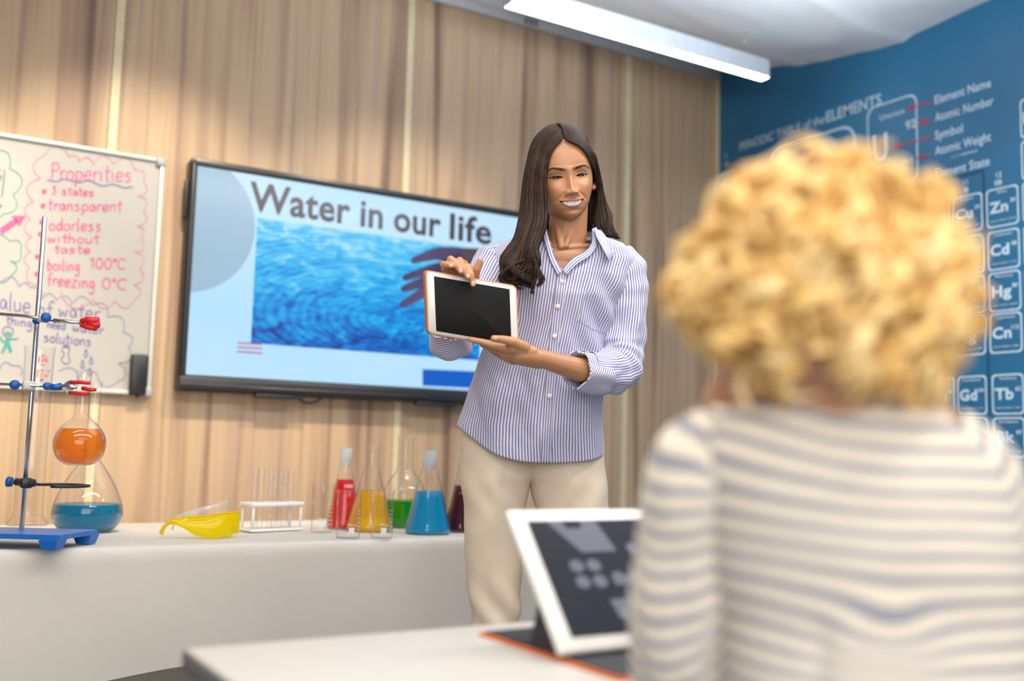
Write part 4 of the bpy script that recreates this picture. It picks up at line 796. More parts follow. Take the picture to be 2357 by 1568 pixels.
def head_mesh(sc, smile, skin, makeup, NX=300, NZ=270):
    """returns local verts (x right as seen, y towards viewer, z up), faces, colours"""
    zz = np.concatenate([np.linspace(-.104, .035, int(NZ * .74)), np.linspace(.037, .129, NZ - int(NZ * .74))])
    u = np.linspace(-1, 1, NX, endpoint=False); ph = math.pi * (.42 * u + .58 * u ** 3)
    Z, PHI = np.meshgrid(zz, ph, indexing='ij')
    w_, yf, yb = sp(Z, 1), sp(Z, 2), sp(Z, 3)
    k = np.ones(5) / 5
    for a_ in (w_, yf, yb):
        col_ = np.convolve(np.pad(a_[:, 0], 4, mode='edge'), np.ones(9) / 9, 'valid'); a_[1:-1] = col_[1:-1, None]
    yc = -.085 * np.ones_like(Z); yc = np.clip(yc, yb + .002, yf - .002)
    sn, cs = np.sin(PHI), np.cos(PHI); e = .86
    X = w_ * np.sign(sn) * np.abs(sn) ** e
    fr = np.where(cs > 0, (yf - yc) * np.abs(cs) ** .80, -(yc - yb) * np.abs(cs) ** .9); Y = yc + fr
    front = sm(.05, .45, cs)
    g = lambda cx, cz, sx, sz: np.exp(-((X - cx) / sx) ** 2 / 2 - ((Z - cz) / sz) ** 2 / 2)
    ax = np.abs(X); d = np.zeros_like(Z)
    # narrower lower face seen from front, cheekbones
    d += -.0085 * (g(EX, .001, .0135, .0095) + g(-EX, .001, .0135, .0095))            # sockets
    d += .0048 * (g(EX, -.0005, .0085, .006) + g(-EX, -.0005, .0085, .006))           # lids over the ball
    d += .0022 * (g(.028, .019, .016, .005) + g(-.028, .019, .016, .005)) + .0015 * g(0, .02, .01, .008)
    nb = np.interp(Z, [-.0555, -.050, -.0455, -.041, -.036, -.028, -.015, 0, .012, .024], [0, .0045, .0125, .0190, .0205, .0170, .0122, .0078, .0045, 0])
    nw = np.interp(Z, [-.05, -.040, -.030, -.01, .01], [.0085, .0080, .0062, .0052, .0060]); d += nb * np.exp(-(ax / nw) ** 2 / 2)
    d += .0075 * (g(.0120, -.0405, .0042, .0050) + g(-.0120, -.0405, .0042, .0050))    # wings
    d += -.0035 * (g(.0065, -.0470, .0026, .0015) + g(-.0065, -.0470, .0026, .0015))   # nostrils
    d += .0065 * (g(.040, -.030, .014, .013) + g(-.040, -.030, .014, .013)) * (1 if smile else .6)
    d += .0050 * g(0, -.064, .024, .015) + .0050 * g(0, -.093, .013, .008) - .0025 * g(0, -.0825, .018, .0030)
    fd, _ = seg_d(ax, Z, [(.017, -.038), (.027, -.047), (.0365, -.057)])
    if smile: d += -.0026 * np.exp(-(fd / .0032) ** 2)
    d += -.0012 * np.exp(-((ax) / .0022) ** 2) * ((Z < -.047) & (Z > -.053))
    C = np.ones(Z.shape + (3,)) * A(skin)
    def mixc(c, wgt): nonlocal C; C = C * (1 - wgt[..., None]) + A(c) * wgt[..., None]
    mixc(A(skin) * A([1.06, .82, .80]), .45 * (g(.040, -.032, .013, .012) + g(-.040, -.032, .013, .012)) * front)
    mixc(A(skin) * A([1.0, .85, .85]), .35 * g(0, -.040, .010, .008))
    # mouth
    xm = .0315 if smile else .024; s2 = np.clip((X / xm) ** 2, 0, 1); mk = sm(xm + .001, xm - .001, ax) * (cs > 0)
    if smile: zu = -.0605 + .0045 * s2; zl = -.0730 + .0170 * s2 ** .9; lt = -.0530 - .0030 * s2 - .0018 * np.exp(-(X / .004) ** 2) + .0008 * np.exp(-((ax - .007) / .004) ** 2); lb = -.0795 + .0235 * s2 ** .8
    else: zu = -.066 + 0 * s2; zl = -.0662 + 0 * s2; lt = -.060 - .006 * s2; lb = -.075 + .009 * s2
    lip = sm(lt + .0006, lt - .0008, Z) * sm(lb - .0006, lb + .0008, Z) * mk
    op = sm(zu + .0003, zu - .0007, Z) * sm(zl - .0003, zl + .0007, Z) * mk
    d += .0024 * lip * np.sin(np.clip((Z - lb) / (lt - lb + 1e-6), 0, 1) * math.pi) ** .5 + .0012 * lip
    mixc((.44, .14, .12) if makeup else (.5, .25, .2), lip * .92)
    d += -.0100 * op; mixc((.08, .015, .015), op)
    # eyes
    for sgn in (-1, 1):
        xx = (X - sgn * EX) * sgn; up, lo = eye_edges(xx); m_ = (np.abs(xx) < .0150) & (cs > 0)
        hole = sm(up + .0003, up - .0006, Z) * sm(lo - .0003, lo + .0006, Z) * m_; d += -.0120 * hole; mixc((.12, .05, .04), hole)
        if makeup:
            du = np.abs(Z - up); mixc((.035, .018, .014), .92 * np.exp(-((Z - up - .0006) / .0011) ** 2) * (np.abs(xx) < .0172) * (cs > 0)); mixc((.12, .055, .04), .65 * np.exp(-((Z - lo + .0005) / .0009) ** 2) * (np.abs(xx) < .0158) * (cs > 0))
            mixc((.20, .095, .062), .55 * np.exp(-((Z - up - .0035) / .0045) ** 2 - ((xx - .001) / .017) ** 4) * (cs > 0) * (Z > up)); mixc((.30, .15, .10), .35 * np.exp(-((Z - lo + .003) / .004) ** 2 - (xx / .014) ** 4) * (cs > 0) * (Z < lo))
            d += -.0011 * np.exp(-((Z - up - .0042) / .0011) ** 2) * (np.abs(xx) < .016)
        bd, bt = seg_d((X * sgn), Z, [(.0105, .0150), (.020, .0180), (.036, .0225), (.0440, .0215), (.0535, .0155)])
        bw = .0033 * (1 - bt) + .0010 * bt + .0006 * np.sin(bt * math.pi)
        fade = (1.0 if makeup else .3) * (.55 + .45 * sm(0, .2, bt)); bb = sm(bw + .0010, bw - .0009, bd) * (cs > 0) * fade; mixc((.030, .018, .014), bb * .95); d += .0006 * bb
    Y = Y + d * front
    V = np.stack([X, Y, Z], -1).reshape(-1, 3) * sc; n = NX; m = len(zz); F_ = []
    idx = np.arange(m * n).reshape(m, n); a_ = idx[:-1]; b_ = np.roll(a_, -1, 1); c_ = idx[1:]; d_ = np.roll(c_, -1, 1)
    F_ = np.stack([b_, a_, c_, d_], -1).reshape(-1, 4).tolist(); F_.append(list(range(n))); F_.append(list(range((m - 1) * n, m * n))[::-1])
    # skin height field for placing eyes and teeth
    return V, F_, C.reshape(-1, 3)
def frame(yaw, roll, pitch, tocam):
    """columns: hx (picture right), hy (facing direction), hz (up)"""
    hy = nz(A([tocam[0], tocam[1], 0])); hx = np.cross(UP, hy) * 1.0; hx = -np.cross(hy, UP); hx = nz(hx)
    # picture right when looking at the face = cross(UP, hy)
    hx = nz(np.cross(UP, hy)); B = np.stack([hx, hy, UP], 1)
    cy, sy = math.cos(yaw), math.sin(yaw); cr, sr = math.cos(roll), math.sin(roll); cp, sp_ = math.cos(pitch), math.sin(pitch)
    Ry = A([[cy, sy, 0], [-sy, cy, 0], [0, 0, 1]]); Rr = A([[cr, 0, -sr], [0, 1, 0], [sr, 0, cr]]); Rp = A([[1, 0, 0], [0, cp, sp_], [0, -sp_, cp]])
    return B @ Ry @ Rr @ Rp
def stripe_mat(name, ca, cb, per, duty, axis=0, bump=.0, soft=.08, rough=.75, wobble=0.0):
    m, nt, b = newmat(name); L = nt.links; uv = N(nt, 'ShaderNodeTexCoord'); s_ = N(nt, 'ShaderNodeSeparateXYZ'); L.new(uv.outputs['UV'], s_.inputs[0])
    mu = N(nt, 'ShaderNodeMath', operation='MULTIPLY'); L.new(s_.outputs[axis], mu.inputs[0]); mu.inputs[1].default_value = 1 / per
    fr = N(nt, 'ShaderNodeMath', operation='FRACT'); L.new(mu.outputs[0], fr.inputs[0])
    r = ramp(nt, [(0, cb), (duty - soft, cb), (duty, ca), (1 - soft, ca), (1, cb)]); L.new(fr.outputs[0], r.inputs[0])
    no = N(nt, 'ShaderNodeTexNoise'); no.inputs['Scale'].default_value = 400; L.new(uv.outputs['Object'], no.inputs['Vector']); r2 = ramp(nt, [(.3, (.93, .93, .93)), (.7, (1, 1, 1))]); L.new(no.outputs['Fac'], r2.inputs[0])
    x = N(nt, 'ShaderNodeMixRGB', blend_type='MULTIPLY'); x.inputs[0].default_value = 1; L.new(r.outputs[0], x.inputs[1]); L.new(r2.outputs[0], x.inputs[2]); L.new(x.outputs[0], b.inputs['Base Color'])
    b.inputs['Roughness'].default_value = rough; b.inputs['Specular IOR Level'].default_value = .2; b.inputs['Sheen Weight'].default_value = .15
    return m
def fbm(p, s, o=3):
    v = 0; a_ = 1; q = Vector(p) * s
    for _ in range(o): v += a_ * noise.noise(q); q = q * 2.03 + Vector((3.1, 1.7, 9.2)); a_ *= .5
    return v
TOC = nz(A([-FW[0], -FW[1], 0]))            # horizontal direction from the woman to the camera
def hair_mat(name, c0, c1, c2, rough=.32, sc=1.0):
    m, nt, b = newmat(name); L = nt.links; uv = N(nt, 'ShaderNodeTexCoord'); ni = N(nt, 'ShaderNodeTexNoise'); ni.inputs['Scale'].default_value = 60 * sc; ni.inputs['Detail'].default_value = 3; L.new(uv.outputs['Object'], ni.inputs['Vector'])
    oi = N(nt, 'ShaderNodeNewGeometry'); ad = N(nt, 'ShaderNodeMath', operation='MULTIPLY_ADD'); L.new(oi.outputs['Random Per Island'], ad.inputs[0]); ad.inputs[1].default_value = .5; L.new(ni.outputs['Fac'], ad.inputs[2])
    r = ramp(nt, [(.35, c0), (.7, c1), (1.0, c2)]); L.new(ad.outputs[0], r.inputs[0]); L.new(r.outputs[0], b.inputs['Base Color']); b.inputs['Roughness'].default_value = rough; b.inputs['Anisotropic'].default_value = .5; b.inputs['Specular IOR Level'].default_value = .22
    return m
# ------------------------------------------------------------------ THE TEACHER
SK = (.50, .243, .122)
feet = D(1240, 1100, 2.60); feet[2] = 0.0
wo = empty('person', feet, 'smiling woman with long dark hair in a striped shirt holding up a tablet', 'person')
# head
HF = frame(math.radians(6), math.radians(9), math.radians(9), TOC)
HO = D(1308, 407, 2.470)
Vh, Fh, Ch = head_mesh(1.0, True, SK, True)
Vh = HO + Vh @ HF.T
def hl(x, y, z): return HO + HF @ A([x, y, z])
body = MB()
# neck, chest, arms: capsules fused by a voxel remesh into one skin
b = MB()
def c2(p, q, r0, r1, **k): b.cap(D(*p), D(*q), r0, r1, **k)
c2((1303, 585, 2.560), (1312, 440, 2.560), .050, .047, n=24)
c2((1345, 455, 2.553), (1302, 566, 2.507), .011, .008); c2((1277, 475, 2.553), (1291, 568, 2.507), .011, .008)
c2((1296, 570, 2.509), (1240, 560, 2.535), .0065, .006); c2((1310, 570, 2.511), (1380, 564, 2.535), .0065, .006)
b.ball(D(1290, 645, 2.565), (.115, .072, .115), np.stack([RH, TOC, UP], 1), 28, 16)
b.ball(D(1292, 600, 2.560), (.120, .060, .042), np.stack([RH, TOC, UP], 1), 28, 16)
c2((1200, 610, 2.58), (1150, 615, 2.58), .036, .034); c2((1380, 620, 2.58), (1425, 632, 2.58), .036, .034)
b.ball(D(1262, 780, 2.580), (.105, .078, .15), np.stack([RH, TOC, UP], 1), 28, 16); b.ball(D(1228, 950, 2.60), (.110, .085, .13), np.stack([RH, TOC, UP], 1), 28, 16)
b.ball(D(1228, 1035, 2.60), (.120, .085, .06), np.stack([RH, TOC, UP], 1), 28, 16)
def wpt(px, py, d_, z=None):
    p = D(px, py, d_)
    if z is not None: p[2] = z
    return p
HIPc = D(1228, 1060, 2.60)
legs = {}
for sgn, kx, ax_ in ((-1, -.098, -.092), (1, .108, .122)):
    hip = HIPc + RH * sgn * .075 - UP * .01; knee = A([HIPc[0], HIPc[1], .46]) + RH * kx + TOC * .02; ank = A([HIPc[0], HIPc[1], .08]) + RH * ax_ - TOC * .01
    b.cap(hip, knee, .055, .040); b.cap(knee, ank, .040, .032); b.cap(ank - UP * .03, ank + TOC * .14 - UP * .045, .034, .026); legs[sgn] = (hip, knee, ank)
# her left arm (right in the picture)
c2((1425, 632, 2.58), (1432, 835, 2.535), .034, .030); c2((1432, 835, 2.535), (1335, 852, 2.395), .030, .0285); c2((1335, 852, 2.395), (1240, 824, 2.315), .0285, .0200)
# her right arm (left in the picture)
c2((1150, 615, 2.58), (1044, 782, 2.425), .034, .030); c2((1044, 782, 2.425), (1072, 700, 2.375), .030, .026); c2((1072, 700, 2.375), (1080, 652, 2.345), .024, .021)
def finger(pts, r, n=12):
    P = [D(*p) for p in pts]
    for i in range(len(P) - 1): b.cap(P[i], P[i + 1], r[i], r[i + 1], n=n)
# left hand: palm under the tablet's lower edge, thumb on the front
c2((1240, 824, 2.315), (1195, 815, 2.300), .0205, .0220); c2((1225, 812, 2.305), (1180, 800, 2.283), .016, .0150); c2((1238, 832, 2.325), (1172, 822, 2.315), .018, .0140); c2((1200, 818, 2.31), (1160, 812, 2.305), .018, .012)
finger([(1205, 800, 2.290), (1180, 787, 2.268), (1156, 781, 2.262), (1136, 779, 2.262)], [.0150, .0115, .0090, .0075])
finger([(1180, 806, 2.290), (1140, 797, 2.285), (1108, 787, 2.283), (1084, 782, 2.283)], [.0125, .0088, .0076, .0064])
finger([(1172, 814, 2.303), (1138, 803, 2.305), (1112, 793, 2.312), (1098, 780, 2.325)], [.0125, .0088, .0078, .0066])
finger([(1170, 822, 2.318), (1142, 812, 2.325), (1122, 798, 2.335), (1112, 780, 2.340)], [.0120, .0085, .0075, .0064])
finger([(1182, 830, 2.325), (1154, 821, 2.335), (1137, 806, 2.345), (1130, 790, 2.348)], [.0110, .0078, .0068, .0058])
# right hand: behind the tablet, fingers curling over its top edge
c2((1080, 655, 2.345), (1072, 625, 2.325), .020, .0200); c2((1082, 640, 2.335), (1066, 610, 2.305), .016, .0125); c2((1070, 645, 2.345), (1040, 612, 2.315), .017, .012); c2((1060, 640, 2.345), (1026, 618, 2.32), .016, .011)
finger([(1076, 630, 2.320), (1076, 616, 2.286), (1084, 632, 2.272), (1089, 655, 2.271)], [.0110, .0092, .0080, .0068])
finger([(1068, 612, 2.305), (1058, 600, 2.282), (1068, 620, 2.268), (1077, 638, 2.266)], [.0110, .0088, .0080, .0068])
finger([(1052, 610, 2.310), (1037, 597, 2.285), (1050, 610, 2.268), (1060, 625, 2.264)], [.0108, .0088, .0078, .0066])
finger([(1036, 616, 2.318), (1019, 608, 2.292), (1028, 610, 2.272), (1040, 612, 2.263)], [.0100, .0080, .0070, .0060])
finger([(1084, 655, 2.345), (1092, 640, 2.318), (1098, 620, 2.305), (1105, 601, 2.302)], [.0140, .0110, .0095, .0078])
Vb, Fb = remesh(b, .0021, 5)
body.add(Vb, Fb, col=np.tile(A(SK), (len(Vb), 1)) * A([1, 1, 1]))
body.add(Vh, Fh, col=Ch)
# ear on the picture's right side
ea = MB(); EC = hl(.0735, -.083, -.004); e_u = HF @ nz(A([.35, -1, 0])); e_v = HF @ nz(A([.0, -.15, 1])); e_n = HF @ nz(A([1, .35, 0]))
ear_pts = crom([EC + e_u * a_ + e_v * c_ + e_n * n_ for a_, c_, n_ in ((-.006, -.024, .002), (.006, -.022, .004), (.013, -.006, .007), (.017, .012, .009), (.012, .026, .008), (.000, .030, .006), (-.010, .022, .003), (-.012, .008, .0))], 36)
ea.tube(ear_pts, np.interp(np.linspace(0, 1, 36), [0, .15, .5, 1], [.0045, .005, .0036, .003]), 8)
ea.ball(EC + e_v * -.02 + e_n * .002, (.0075, .004, .010), np.stack([e_u, e_n, e_v], 1)); ea.ball(EC + e_u * .002 + e_v * .004, (.013, .0032, .024), np.stack([e_u, e_n, e_v], 1), 14, 10)
ea.ball(EC + e_u * -.009 + e_v * -.004 + e_n * .003, (.004, .003, .006), np.stack([e_u, e_n, e_v], 1))
Ve, Fe = remesh(ea, .0013, 3); body.add(Ve, Fe, col=np.tile(A(SK) * A([1.08, .82, .78]), (len(Ve), 1)))
bo = body.build('body', M_skin, wo)
# eyes and teeth
def eye_mat(name='eye'):
    m, nt, b_ = newmat(name); L = nt.links; at = N(nt, 'ShaderNodeTexCoord'); le = N(nt, 'ShaderNodeVectorMath', operation='LENGTH'); mp = N(nt, 'ShaderNodeMapping'); L.new(at.outputs['UV'], mp.inputs[0]); L.new(mp.outputs[0], le.inputs[0])
    r = ramp(nt, [(0, (.004, .003, .003)), (.0019 * 100, (.004, .003, .003)), (.0030 * 100, (.035, .017, .010)), (.0068 * 100, (.026, .013, .009)), (.0075 * 100, (.02, .012, .01)), (.0084 * 100, (.27, .22, .20))]); mu = N(nt, 'ShaderNodeMath', operation='MULTIPLY'); L.new(le.outputs['Value'], mu.inputs[0]); mu.inputs[1].default_value = 100
    L.new(mu.outputs[0], r.inputs[0]); L.new(r.outputs[0], b_.inputs['Base Color']); b_.inputs['Roughness'].default_value = .08; b_.inputs['Roughness'].default_value = .25; b_.inputs['Specular IOR Level'].default_value = .35
    return m
M_eye = eye_mat()
gaze = A([.02, .98, .04])
def add_eyes(parent, hl_, HF_, sc, gz, yofs):
    for sgn in (-1, 1):
        R_ = .0125 * sc; c_ = hl_(sgn * (EX - .0010) * sc, yofs * sc, EZ * sc); w_ = MB(); g_ = nz(HF_ @ nz(A(gz) + A([-.10 if sgn < 0 else -.02, 0, 0]))); a_ = nz(np.cross(UP, g_)); u_ = np.cross(g_, a_)
        w_.ball(c_, R_, n=32, m=24); w_.uv = True; w_.UV = [(((A(v) - c_) @ a_) / sc, ((A(v) - c_) @ u_) / sc) if ((A(v) - c_) @ g_) > 0 else (.02, .02) for v in w_.V]; w_.build('eyeball', M_eye, parent)
add_eyes(wo, hl, HF, 1.0, gaze, -.0052)
for r_, (za, zb2, ya) in (('upper', (-.0600, -.0700, .0205)),):
    for i in range(-5, 5):
        t = (i + .5) / 5.2; xx = .0225 * math.sin(t * math.pi / 2); yy = ya - .0100 * t * t - .001; wdt = .0029 if abs(i + .5) > 1 else .0042
        zc = za + .0035 * t * t; hh_ = .0116 * (1 - .52 * t * t)
        w = MB(); a_ = -t * .75; R3 = HF @ A([[math.cos(a_), -math.sin(a_), 0], [math.sin(a_), math.cos(a_), 0], [0, 0, 1]]); w.box(hl(xx, yy, zc - hh_ / 2), (.0225 * (math.sin(min(1, (i + 1) / 5.2) * math.pi / 2) - math.sin(max(-1, i / 5.2) * math.pi / 2)) * 1.0 + .0002, .004, hh_), R3, bev=.0009); w.build('tooth', plain('tooth_white', (.80, .79, .76), .2) if i == -5 else bpy.data.materials['tooth_white'], wo)
# finger nails
M_nail = plain('nail_pink', (.72, .38, .32), .25)
for p, dr_, r_ in (((1139, 779, 2.254), (-1, -.1), (.0058, .0045)), ((1089, 653, 2.2635), (.05, 1), (.0048, .0062)), ((1077, 636, 2.2590), (.3, 1), (.0044, .0058)), ((1060, 624, 2.2570), (.6, 1), (.0042, .0054)), ((1038, 612, 2.2565), (1, .2), (.0052, .0040))):
    c_ = D(*p); dv = nz(RT * dr_[0] + DN * dr_[1]); nn = nz(CAM - c_); sv = np.cross(dv, nn); ra, rb_ = max(r_), min(r_); w = MB(); w.ball(c_, (ra, rb_, .0018), np.stack([dv, sv, nn], 1), 14, 8); w.build('fingernail', M_nail, wo)
# ------------------------------------------------------------------ hair
M_hair = hair_mat('dark_brown_hair', (.006, .0032, .0022), (.024, .0115, .0062), (.052, .025, .013), .50)
hair = MB()
# scalp cap: skull shell with the face left free
zz = np.linspace(-.100, .126, 110); pp = np.linspace(-math.pi, math.pi, 180, endpoint=False); cap_r = []
Rr_ = []
for z in zz:
    w_, yf, yb = sp(z, 1), sp(z, 2), sp(z, 3); row = []
    for t in pp:
        sn, cs = math.sin(t), math.cos(t); X = (w_ + .0035) * math.copysign(abs(sn) ** .86, sn); Y = -.085 + ((yf + .085) * abs(cs) ** .8 + .002 if cs > 0 else -((-.085 - yb) * abs(cs) ** .9 + .008)); row.append((X, Y, z + .002))
    Rr_.append(row)
Rr_ = A(Rr_); base_i = len(hair.V); n_ = len(pp); Vc = [hl(*p) for p in Rr_.reshape(-1, 3)]; Fc = []
def keep(X, Y, Z):
    hl_z = .092 - .020 * min(1, abs(X) / .055) ** 2.5 * 1.5
    if Y > -.050: return Z > hl_z - .02 * (abs(X) > .06)
    return Z > -.02 - .9 * max(0, (-.06 - Y)) if Y > -.13 else True
for i in range(len(zz) - 1):
    for j in range(n_):
        k = (j + 1) % n_; c4 = Rr_[i, j]
        if keep(*c4): Fc.append((i * n_ + k, i * n_ + j, (i + 1) * n_ + j, (i + 1) * n_ + k))
Fc.append(tuple(range((len(zz) - 1) * n_, len(zz) * n_))[::-1]); hair.add(Vc, Fc)
def push_out(P, q, lay):
    # keep the strands on the outside of the skull, rooted along the parting
    side = -1 if P[6] @ RH < HO @ RH - .002 else 1
    yq = np.interp(q, [0, .35, .7, 1], [.012, -.020, -.060, -.100]); zq = np.interp(q, [0, .35, .7, 1], [.0880, .1090, .1245, .1290])
    root = hl(.0035 * side - .004, yq, zq); wgt = np.clip(1 - np.linspace(0, 1, len(P)) / .07, 0, 1)[:, None]; P = P * (1 - wgt) + root * wgt
    loc = (P - HO) @ HF; k = 1.065 + (.028 - lay) * .9
    for i in range(len(loc)):
        x, y, z = loc[i]
        if z > .030:
            v = A([x / .0765, (y + .086) / .112, (z - .030) / .101]); e = np.linalg.norm(v)
            if e < k or (e < 1.5 and z > .06): loc[i] = A([0, -.086, .030]) + (A([x, y, z]) - A([0, -.086, .030])) * (k / e)
        elif z > -.03:
            w_ = float(sp(z, 1)) + .003; v = A([x / w_, (y + .085) / (.112)]); e = np.linalg.norm(v)
            if e < k: loc[i, :2] = A([0, -.085]) + (A([x, y]) - A([0, -.085])) * (k / e)
    return HO + loc @ HF.T
def shf(P): return [(x, y, d_) for x, y, d_ in P]
def guides(sets, count, layers, rad, wave=0.0, wpx=0.0, wfrom=.5, jit=1.5, npts=34, seed=1, taper=.35, sides=6, ncl=14, skull=False):
    rg = np.random.default_rng(seed); S = [A([D(*p) for p in crom(s_, npts)]) for s_ in sets]; m = len(S)
    for _ in range(count):
        u = rg.random() * (m - 1); i = min(int(u), m - 2); f = u - i; P = S[i] * (1 - f) + S[i + 1] * f
        lay = rg.random() * layers; t = np.linspace(0, 1, npts); cl_ = int(u / (m - 1) * ncl); phs = cl_ * 1.3; amp = wpx * (.7 + .6 * rg.random())
        wv = np.clip((t - wfrom) / (1 - wfrom), 0, 1)
        bulge = 4 * (u / (m - 1)) * (1 - u / (m - 1)) * .012 * np.sin(np.clip(t * 3, 0, 1) * math.pi / 2)
        P = P + TOC * (bulge - lay * sm(0, .12, t) )[:, None]
        P = P + RH * (amp * wv * np.sin(t * wave + phs * .35))[:, None] + TOC * (amp * .7 * wv * np.cos(t * wave + phs * .5))[:, None]
        jx, jy = rg.normal(size=2) * jit * .001; P = P + (RH * jx + TOC * jy) * sm(0, .2, t)[:, None]
        P = P + RH * (.0016 * np.sin(t * 9 + rg.random() * 6) * t)[:, None]
        if skull: P = push_out(P, u / (m - 1), lay)
        end = .80 + .2 * rg.random(); k = max(8, int(npts * end)); tt = np.linspace(0, 1, k); rr = rad * (.7 + .6 * rg.random()) * np.clip((1.03 - tt) / taper, .12, 1) ** .6 * (.6 + .4 * sm(0, .1, tt))
        hair.tube(P[:k], rr, sides, flat=.8, up=TOC)
partA, partB = (1296, 333, 2.474), (1294, 291, 2.565)
L_in = [(1296, 334, 2.466), (1282, 341, 2.458), (1268, 358, 2.452), (1259, 385, 2.448), (1256, 420, 2.446), (1257, 460, 2.444), (1258, 495, 2.438), (1252, 530, 2.425), (1243, 562, 2.408), (1238, 595, 2.400), (1232, 622, 2.397), (1234, 645, 2.398), (1225, 668, 2.398)]
L_m1 = [(1295, 318, 2.490), (1276, 322, 2.480), (1257, 340, 2.475), (1243, 375, 2.465), (1237, 420, 2.460), (1236, 465, 2.455), (1236, 505, 2.442), (1226, 545, 2.425), (1214, 580, 2.412), (1210, 610, 2.404), (1205, 635, 2.400), (1214, 652, 2.400), (1210, 664, 2.400)]
L_m2 = [(1294, 302, 2.520), (1270, 306, 2.515), (1247, 325, 2.505), (1228, 365, 2.495), (1219, 415, 2.490), (1216, 465, 2.482), (1213, 510, 2.465), (1200, 550, 2.440), (1184, 585, 2.420), (1178, 612, 2.408), (1178, 635, 2.404), (1190, 650, 2.404), (1196, 657, 2.404)]
L_out = [(1293, 293, 2.560), (1264, 300, 2.560), (1238, 322, 2.555), (1218, 360, 2.545), (1207, 410, 2.535), (1201, 460, 2.525), (1195, 505, 2.500), (1182, 548, 2.465), (1163, 582, 2.432), (1152, 605, 2.415), (1150, 625, 2.410), (1162, 640, 2.408), (1172, 650, 2.408)]
guides([shf(q) for q in (L_in, L_m1, L_m2, L_out)], 1200, .028, .0020, skull=True, wave=26, wpx=.0105, wfrom=.50, seed=3)
R_in = [(1297, 334, 2.466), (1316, 334, 2.456), (1338, 343, 2.458), (1354, 362, 2.470), (1362, 385, 2.490), (1368, 402, 2.530), (1375, 430, 2.570), (1376, 465, 2.580), (1372, 500, 2.575), (1374, 525, 2.565), (1384, 542, 2.560), (1398, 551, 2.555)]
R_m = [(1296, 315, 2.500), (1318, 316, 2.490), (1343, 328, 2.495), (1360, 352, 2.515), (1369, 378, 2.540), (1375, 400, 2.570), (1381, 430, 2.585), (1386, 465, 2.590), (1392, 500, 2.580), (1392, 522, 2.565), (1400, 540, 2.555), (1410, 549, 2.555)]
R_out = [(1295, 293, 2.560), (1322, 297, 2.565), (1347, 315, 2.570), (1364, 345, 2.580), (1372, 375, 2.590), (1378, 405, 2.600), (1384, 438, 2.600), (1394, 470, 2.595), (1410, 496, 2.580), (1411, 514, 2.565), (1414, 535, 2.555), (1426, 552, 2.555)]
guides([shf(q) for q in (R_in, R_m, R_out)], 900, .020, .0020, skull=True, wave=15, wpx=.0065, wfrom=.55, seed=5)
# hair behind the neck on both sides
guides([[(1380, 400, 2.60), (1382, 450, 2.61), (1385, 500, 2.61), (1395, 540, 2.60)], [(1350, 380, 2.62), (1350, 440, 2.63), (1352, 500, 2.63), (1356, 540, 2.62)], [(1300, 380, 2.66), (1300, 440, 2.66), (1300, 500, 2.65), (1300, 540, 2.64)], [(1240, 380, 2.60), (1246, 440, 2.60), (1250, 500, 2.59), (1250, 540, 2.58)]], 330, .01, .0035, npts=14, seed=8)
# back of the head down to the shoulders, so the figure reads from the side
guides([[(1294, 295, 2.60), (1240, 320, 2.64), (1215, 400, 2.66), (1225, 480, 2.65), (1235, 560, 2.65)], [(1294, 293, 2.60), (1270, 315, 2.68), (1262, 400, 2.72), (1265, 480, 2.70), (1268, 575, 2.69)], [(1296, 293, 2.60), (1310, 315, 2.69), (1315, 400, 2.73), (1315, 480, 2.71), (1312, 575, 2.70)], [(1296, 295, 2.60), (1345, 315, 2.66), (1362, 400, 2.68), (1368, 480, 2.66), (1372, 555, 2.66)]], 420, .012, .004, npts=16, seed=9)
# loose ends of the long curl
for pts in ([(1205, 600, 2.40), (1170, 615, 2.398), (1152, 640, 2.40), (1170, 655, 2.40), (1196, 650, 2.398)], [(1215, 620, 2.398), (1190, 635, 2.394), (1180, 655, 2.398), (1200, 664, 2.398)], [(1232, 600, 2.397), (1236, 630, 2.394), (1228, 655, 2.396), (1224, 675, 2.398)], [(1236, 615, 2.40), (1246, 640, 2.40), (1238, 660, 2.40)]):
    for q in range(22):
        P = crom([D(x + random.gauss(0, 2.5), y + random.gauss(0, 2), d_ - random.random() * .008) for x, y, d_ in pts], 18); hair.tube(P, np.linspace(.0022, .0005, 18), 5)
ho = hair.build('hair', M_hair, wo)
